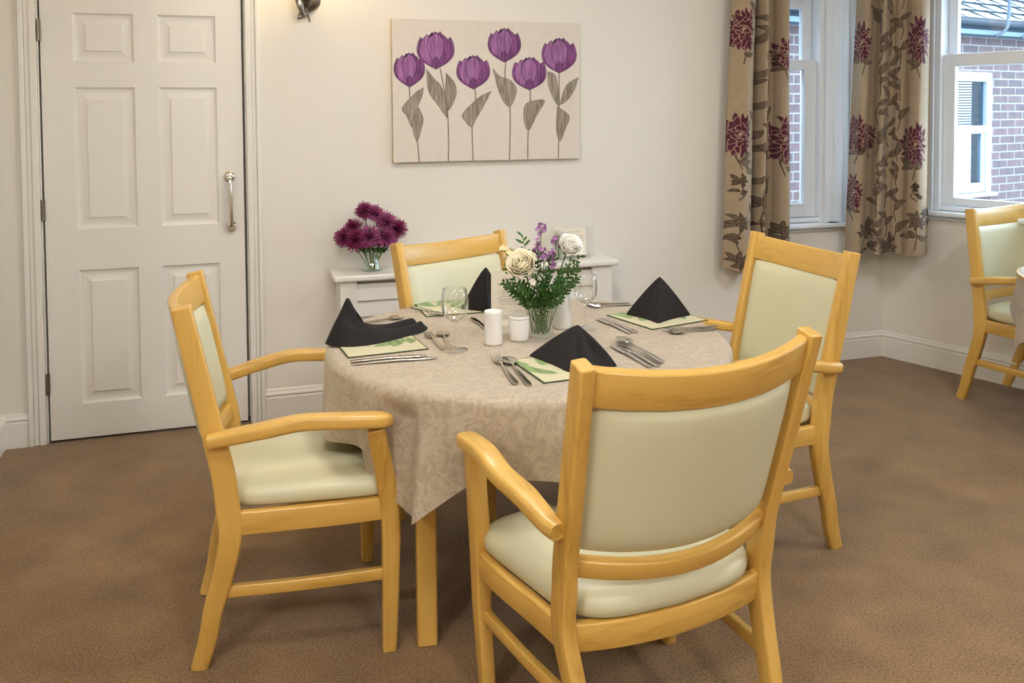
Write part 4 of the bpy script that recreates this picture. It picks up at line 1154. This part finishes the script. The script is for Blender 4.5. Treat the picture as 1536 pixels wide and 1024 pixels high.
for i, (x, y, z, ll, nl) in enumerate([(-.115,-.02,.17,.020,34),(-.095,-.05,.15,.020,32),(-.07,-.07,.135,.020,30),(-.04,-.08,.145,.022,30),(0,-.08,.165,.022,30),(.04,-.075,.16,.020,30),(.075,-.06,.165,.020,32),(.115,-.03,.185,.020,34),(.118,0,.21,.022,30),(-.11,0,.225,.022,24),(-.055,0,.315,.026,20),(.065,-.05,.215,.020,26),(.02,-.06,.215,.022,28),(.0,0,.26,.022,24),(.045,.0,.25,.022,24),(.125,-.01,.25,.018,18),(-.02,-.03,.24,.02,24),(.1,.02,.235,.02,24),(-.06,-.03,.17,.02,28),(-.03,-.085,.125,.022,30),(.025,-.09,.135,.022,30),(.06,-.085,.13,.02,28),(-.065,-.075,.165,.022,28),(.01,-.07,.19,.022,28)]):
    sprig('fern_sprig', 'dark green feathery fern sprig in the table bouquet', 'leaves', VB+Vector((.026*cos(i*1.7), .026*sin(i*1.7), .010)), VB+Vector((x,y,z)), FERN, nl, ll, .0034, 200+i, 'feathery green sprigs in the table bouquet', .03, .0016, .42)

# ------------------------------------------------------------------ outside: the building across the yard
OA = atan2(.51741934,.85573198)
nb = thing('neighbouring_building', 'red brick building with a white window and gutter seen through the windows', 'building', (2.15,6.8,-.4), OA)
zb0 = .4
nx0, nx1, nz0, nz1 = 1.72, 2.63, .655+zb0, 1.745+zb0
b = MB()
b.box(-5, nx0, 0, .2, 0, 2.55); b.box(nx1, 9, 0, .2, 0, 2.55); b.box(nx0, nx1, 0, .2, 0, nz0); b.box(nx0, nx1, 0, .2, nz1, 2.55)
b.obj('brick_wall', BRICK, nb, smooth=30)
b = MB(); b.box(nx0-.03, nx1+.03, -.05, .03, nz0-.035, nz0); 
for a, c, y0, y1 in ((nx0, nx0+.085, .0, .07), (nx1-.085, nx1, .0, .07)): b.box(a, c, y0, y1, nz0, nz1)
b.box(nx0, nx1, .0, .07, nz1-.085, nz1); b.box(nx0+.08, nx1-.08, .015, .06, nz0, nz0+.085); b.box(nx0+.08, nx1-.08, .01, .06, 1.19+zb0, 1.262+zb0)
b.box(nx1-.125, nx1-.08, .02, .06, nz0, 1.2+zb0); b.box(nx0+.08, nx0+.125, .02, .06, nz0, 1.2+zb0)
nw = b.obj('window', plain('toned_down_white_frame', srgb(176,188,196), .5), nb, smooth=30, bevel=.004)  # white frame greyed in its colour to hold down the strong daylight
MB().box(nx0+.05, nx1-.05, .035, .04, nz0+.02, nz1-.02).obj('pane', glassmat('far_window_glass', (.6,.68,.74,1), .03, base=.01, mul=.15), nw)
b = MB(); z = 1.27+zb0
while z < nz1-.08: b.box(nx0+.09, nx1-.15, .07, .09, z, z+.012); z += .024
b.obj('venetian_blind', plain('blind_slats', srgb(36,48,58), .6), nb)
MB().box(nx0, nx1, .5, .52, nz0-.2, nz1+.1).obj('dark_room', plain('dim_interior', srgb(24,34,42), .9), nb)
b = MB(); b.rings([[(x, y, z) for y, z in ((-.17,2.46),(-.165,2.50),(-.14,2.505),(-.14,2.47),(-.05,2.47),(-.05,2.62),(0,2.62),(0,2.46))] for x in (-5,9)])
b.obj('fascia', plain('pale_blue_grey_fascia', srgb(84,104,122), .6), nb, smooth=30)
b = MB(); b.rings([[(x, -.16+.055*cos(a), 2.585+.055*sin(a)) for a in [pi+pi*k/10 for k in range(11)]]+[(x, -.16+.048*cos(a), 2.585+.048*sin(a)) for a in [2*pi-pi*k/10 for k in range(11)]] for x in (-5,9)])
b.obj('gutter', plain('grey_gutter', srgb(46,58,70), .5), nb, smooth=40)
tile = MB(); sl = radians(28)
for k in range(14):
    y = -.19+k*.22*cos(sl); z = 2.60+k*.22*sin(sl)
    tile.add([(-5,y,z),(9,y,z),(9,y+.26*cos(sl),z+.26*sin(sl)-.02),(-5,y+.26*cos(sl),z+.26*sin(sl)-.02),(-5,y,z-.02),(9,y,z-.02)], [(0,1,2,3),(0,4,5,1)])
    x = -5+(.15 if k % 2 else 0)
    while x < 9:
        tile.box(x, x+.008, y+.0, y+.02, z-.018, z+.004); x += .3
gp = MB()
for k in range(14):
    y = -.19+k*.22*cos(sl); z = 2.60+k*.22*sin(sl)
    gp.box(-5, 9, y-.004, y+.006, z-.03, z-.002)
    x = -5+(.15 if k % 2 else 0)
    while x < 9:
        gp.add([(x,y-.002,z+.003),(x+.010,y-.002,z+.003),(x+.010,y+.22*cos(sl),z+.22*sin(sl)+.003),(x,y+.22*cos(sl),z+.22*sin(sl)+.003),(x,y-.002,z-.01),(x+.010,y-.002,z-.01),(x+.010,y+.22*cos(sl),z+.22*sin(sl)-.01),(x,y+.22*cos(sl),z+.22*sin(sl)-.01)], [(0,1,2,3),(0,4,5,1),(1,5,6,2),(3,7,4,0)]); x += .3
gp.obj('tile_joints', plain('dark_joint', srgb(30,36,42), .8), nb)
tile.obj('tiled_roof', plain('wet_bright_tiles', srgb(118,132,146), .6, var=.2, vscale=3), nb, smooth=30)
b = MB()
for x in (2.42, 2.83, 3.3): b.tube(smoothpath([(x-.06,-.18,2.45),(x-.01,-.235,2.50),(x+.01,-.25,2.60),(x+.03,-.25,2.85),(x+.04,-.24,3.4)], 18), .015, 8)
b.obj('gutter_cable', plain('dark_cable', srgb(70,84,94), .5), nb)
# plant added to stand in for orange reflections in the far pane
pl = thing('reflection_plant', 'plant shape standing in for orange reflections in the window across the yard', 'reflection stand-in', Vector((2.15,6.8,0))+Vector((cos(OA),sin(OA),0))*2.18+Vector((-sin(OA),cos(OA),0))*.2+Vector((0,0,.66)), OA)
MB().lathe([(.035,0),(.045,.07),(.047,.075)], 20).obj('pot', CHINA, pl)
b = MB()
for k in range(11):
    a = k*2.4; leafmesh(b, (0,0,.07), (.10*cos(a), .05*sin(a), .16+.10*((k*7)%5)/5), .018, (0,-1,.3), .01, 6)
b.obj('leaves', plain('orange_reflection_leaf', srgb(214,150,84), .6, var=.4, vscale=30), pl, smooth=180)
MB().box(-6,12,-8,8,-.02,0).obj('ground', plain('grey_paving', srgb(150,152,152), .9, var=.1), None, loc=(5.2,9.3,-.45), rz=OA)
struct(bpy.data.objects['ground'])

# ------------------------------------------------------------------ added fill lamps and daylight
def fill_lamp(x, y, label, st, col=(1,.985,.955,1)):  # dome lamps added out of view to brighten the room
    r = thing('fill_light', label, 'fill light', (x,y,HC-.11), 0, 'added round fill lights out of view')
    MB().lathe([(.20,.109),(.20,.09),(.19,.085)], 40).obj('rim', METAL, r)
    MB().lathe([(.19,.085),(.185,.06),(.16,.03),(.11,.01),(.04,.0),(.002,0)], 40).obj('diffuser', emit('lit_diffuser', col, st), r)
LST = 92
fill_lamp(-.3, .9, 'unseen fill light added just in front of the table, above the picture', LST*.55)
fill_lamp(1.2, -.7, 'unseen fill light added to the right behind the viewer', LST*1.45)
fill_lamp(-1.4, -1.0, 'unseen fill light added to the left behind the viewer', LST*1.35, (1,.96,.88,1))
fill_lamp(.0, 2.75, 'unseen fill light added right above the round table', LST*.5)
fill_lamp(2.0, 2.1, 'unseen fill light added above the second table by the right window', LST*.75, (.96,.98,1,1))
def portal(M, x0, x1, z0, z1):
    L = bpy.data.lights.new('daylight_portal', 'AREA'); L.shape = 'RECTANGLE'; L.size = x1-x0; L.size_y = z1-z0; L.cycles.is_portal = True
    o = bpy.data.objects.new('daylight_portal', L); link(o)
    o.matrix_world = M @ Matrix.Translation(((x0+x1)/2, T+.02, (z0+z1)/2)) @ Matrix.Rotation(-pi/2, 4, 'X')
    return o
portal(MBW, W1U0, W1U1, W1Z0, W1Z1); portal(MRW, W2V0, W2V1, W2Z0, W2Z1); portal(MRW, 2.0, 3.0, W2Z0, W2Z1)
wd_ = bpy.data.worlds.new('world'); S.world = wd_; wd_.use_nodes = True
bg = wd_.node_tree.nodes['Background']; bg.inputs[0].default_value = (.64,.82,1.0,1); bg.inputs[1].default_value = 10.0

# ------------------------------------------------------------------ camera
cam = bpy.data.cameras.new('camera'); co = bpy.data.objects.new('camera', cam); link(co)
F, CY, PT, RO, H = 1335.76, 222.98, .0404, -.0067, 1.407
cam.sensor_fit = 'HORIZONTAL'; cam.sensor_width = 36; cam.lens = 36*F/1536; cam.shift_y = (CY-512)/1536; cam.clip_start = .05
fw = Vector((0,cos(PT),-sin(PT))); u_ = Vector((0,sin(PT),cos(PT))); x_ = Vector((1,0,0))
Rr = x_*cos(RO)+u_*sin(RO); Up = -x_*sin(RO)+u_*cos(RO)
co.matrix_world = Matrix(((Rr.x,Up.x,-fw.x,0),(Rr.y,Up.y,-fw.y,0),(Rr.z,Up.z,-fw.z,H),(0,0,0,1)))
S.camera = co
S.view_settings.view_transform = 'Standard'; S.view_settings.look = 'None'; S.view_settings.gamma = 1; S.view_settings.use_curve_mapping = False
S.view_settings.exposure = -0.06
S.cycles.max_bounces = 10; S.cycles.transparent_max_bounces = 24; S.cycles.use_denoising = True
S.cycles.caustics_reflective = False; S.cycles.caustics_refractive = False
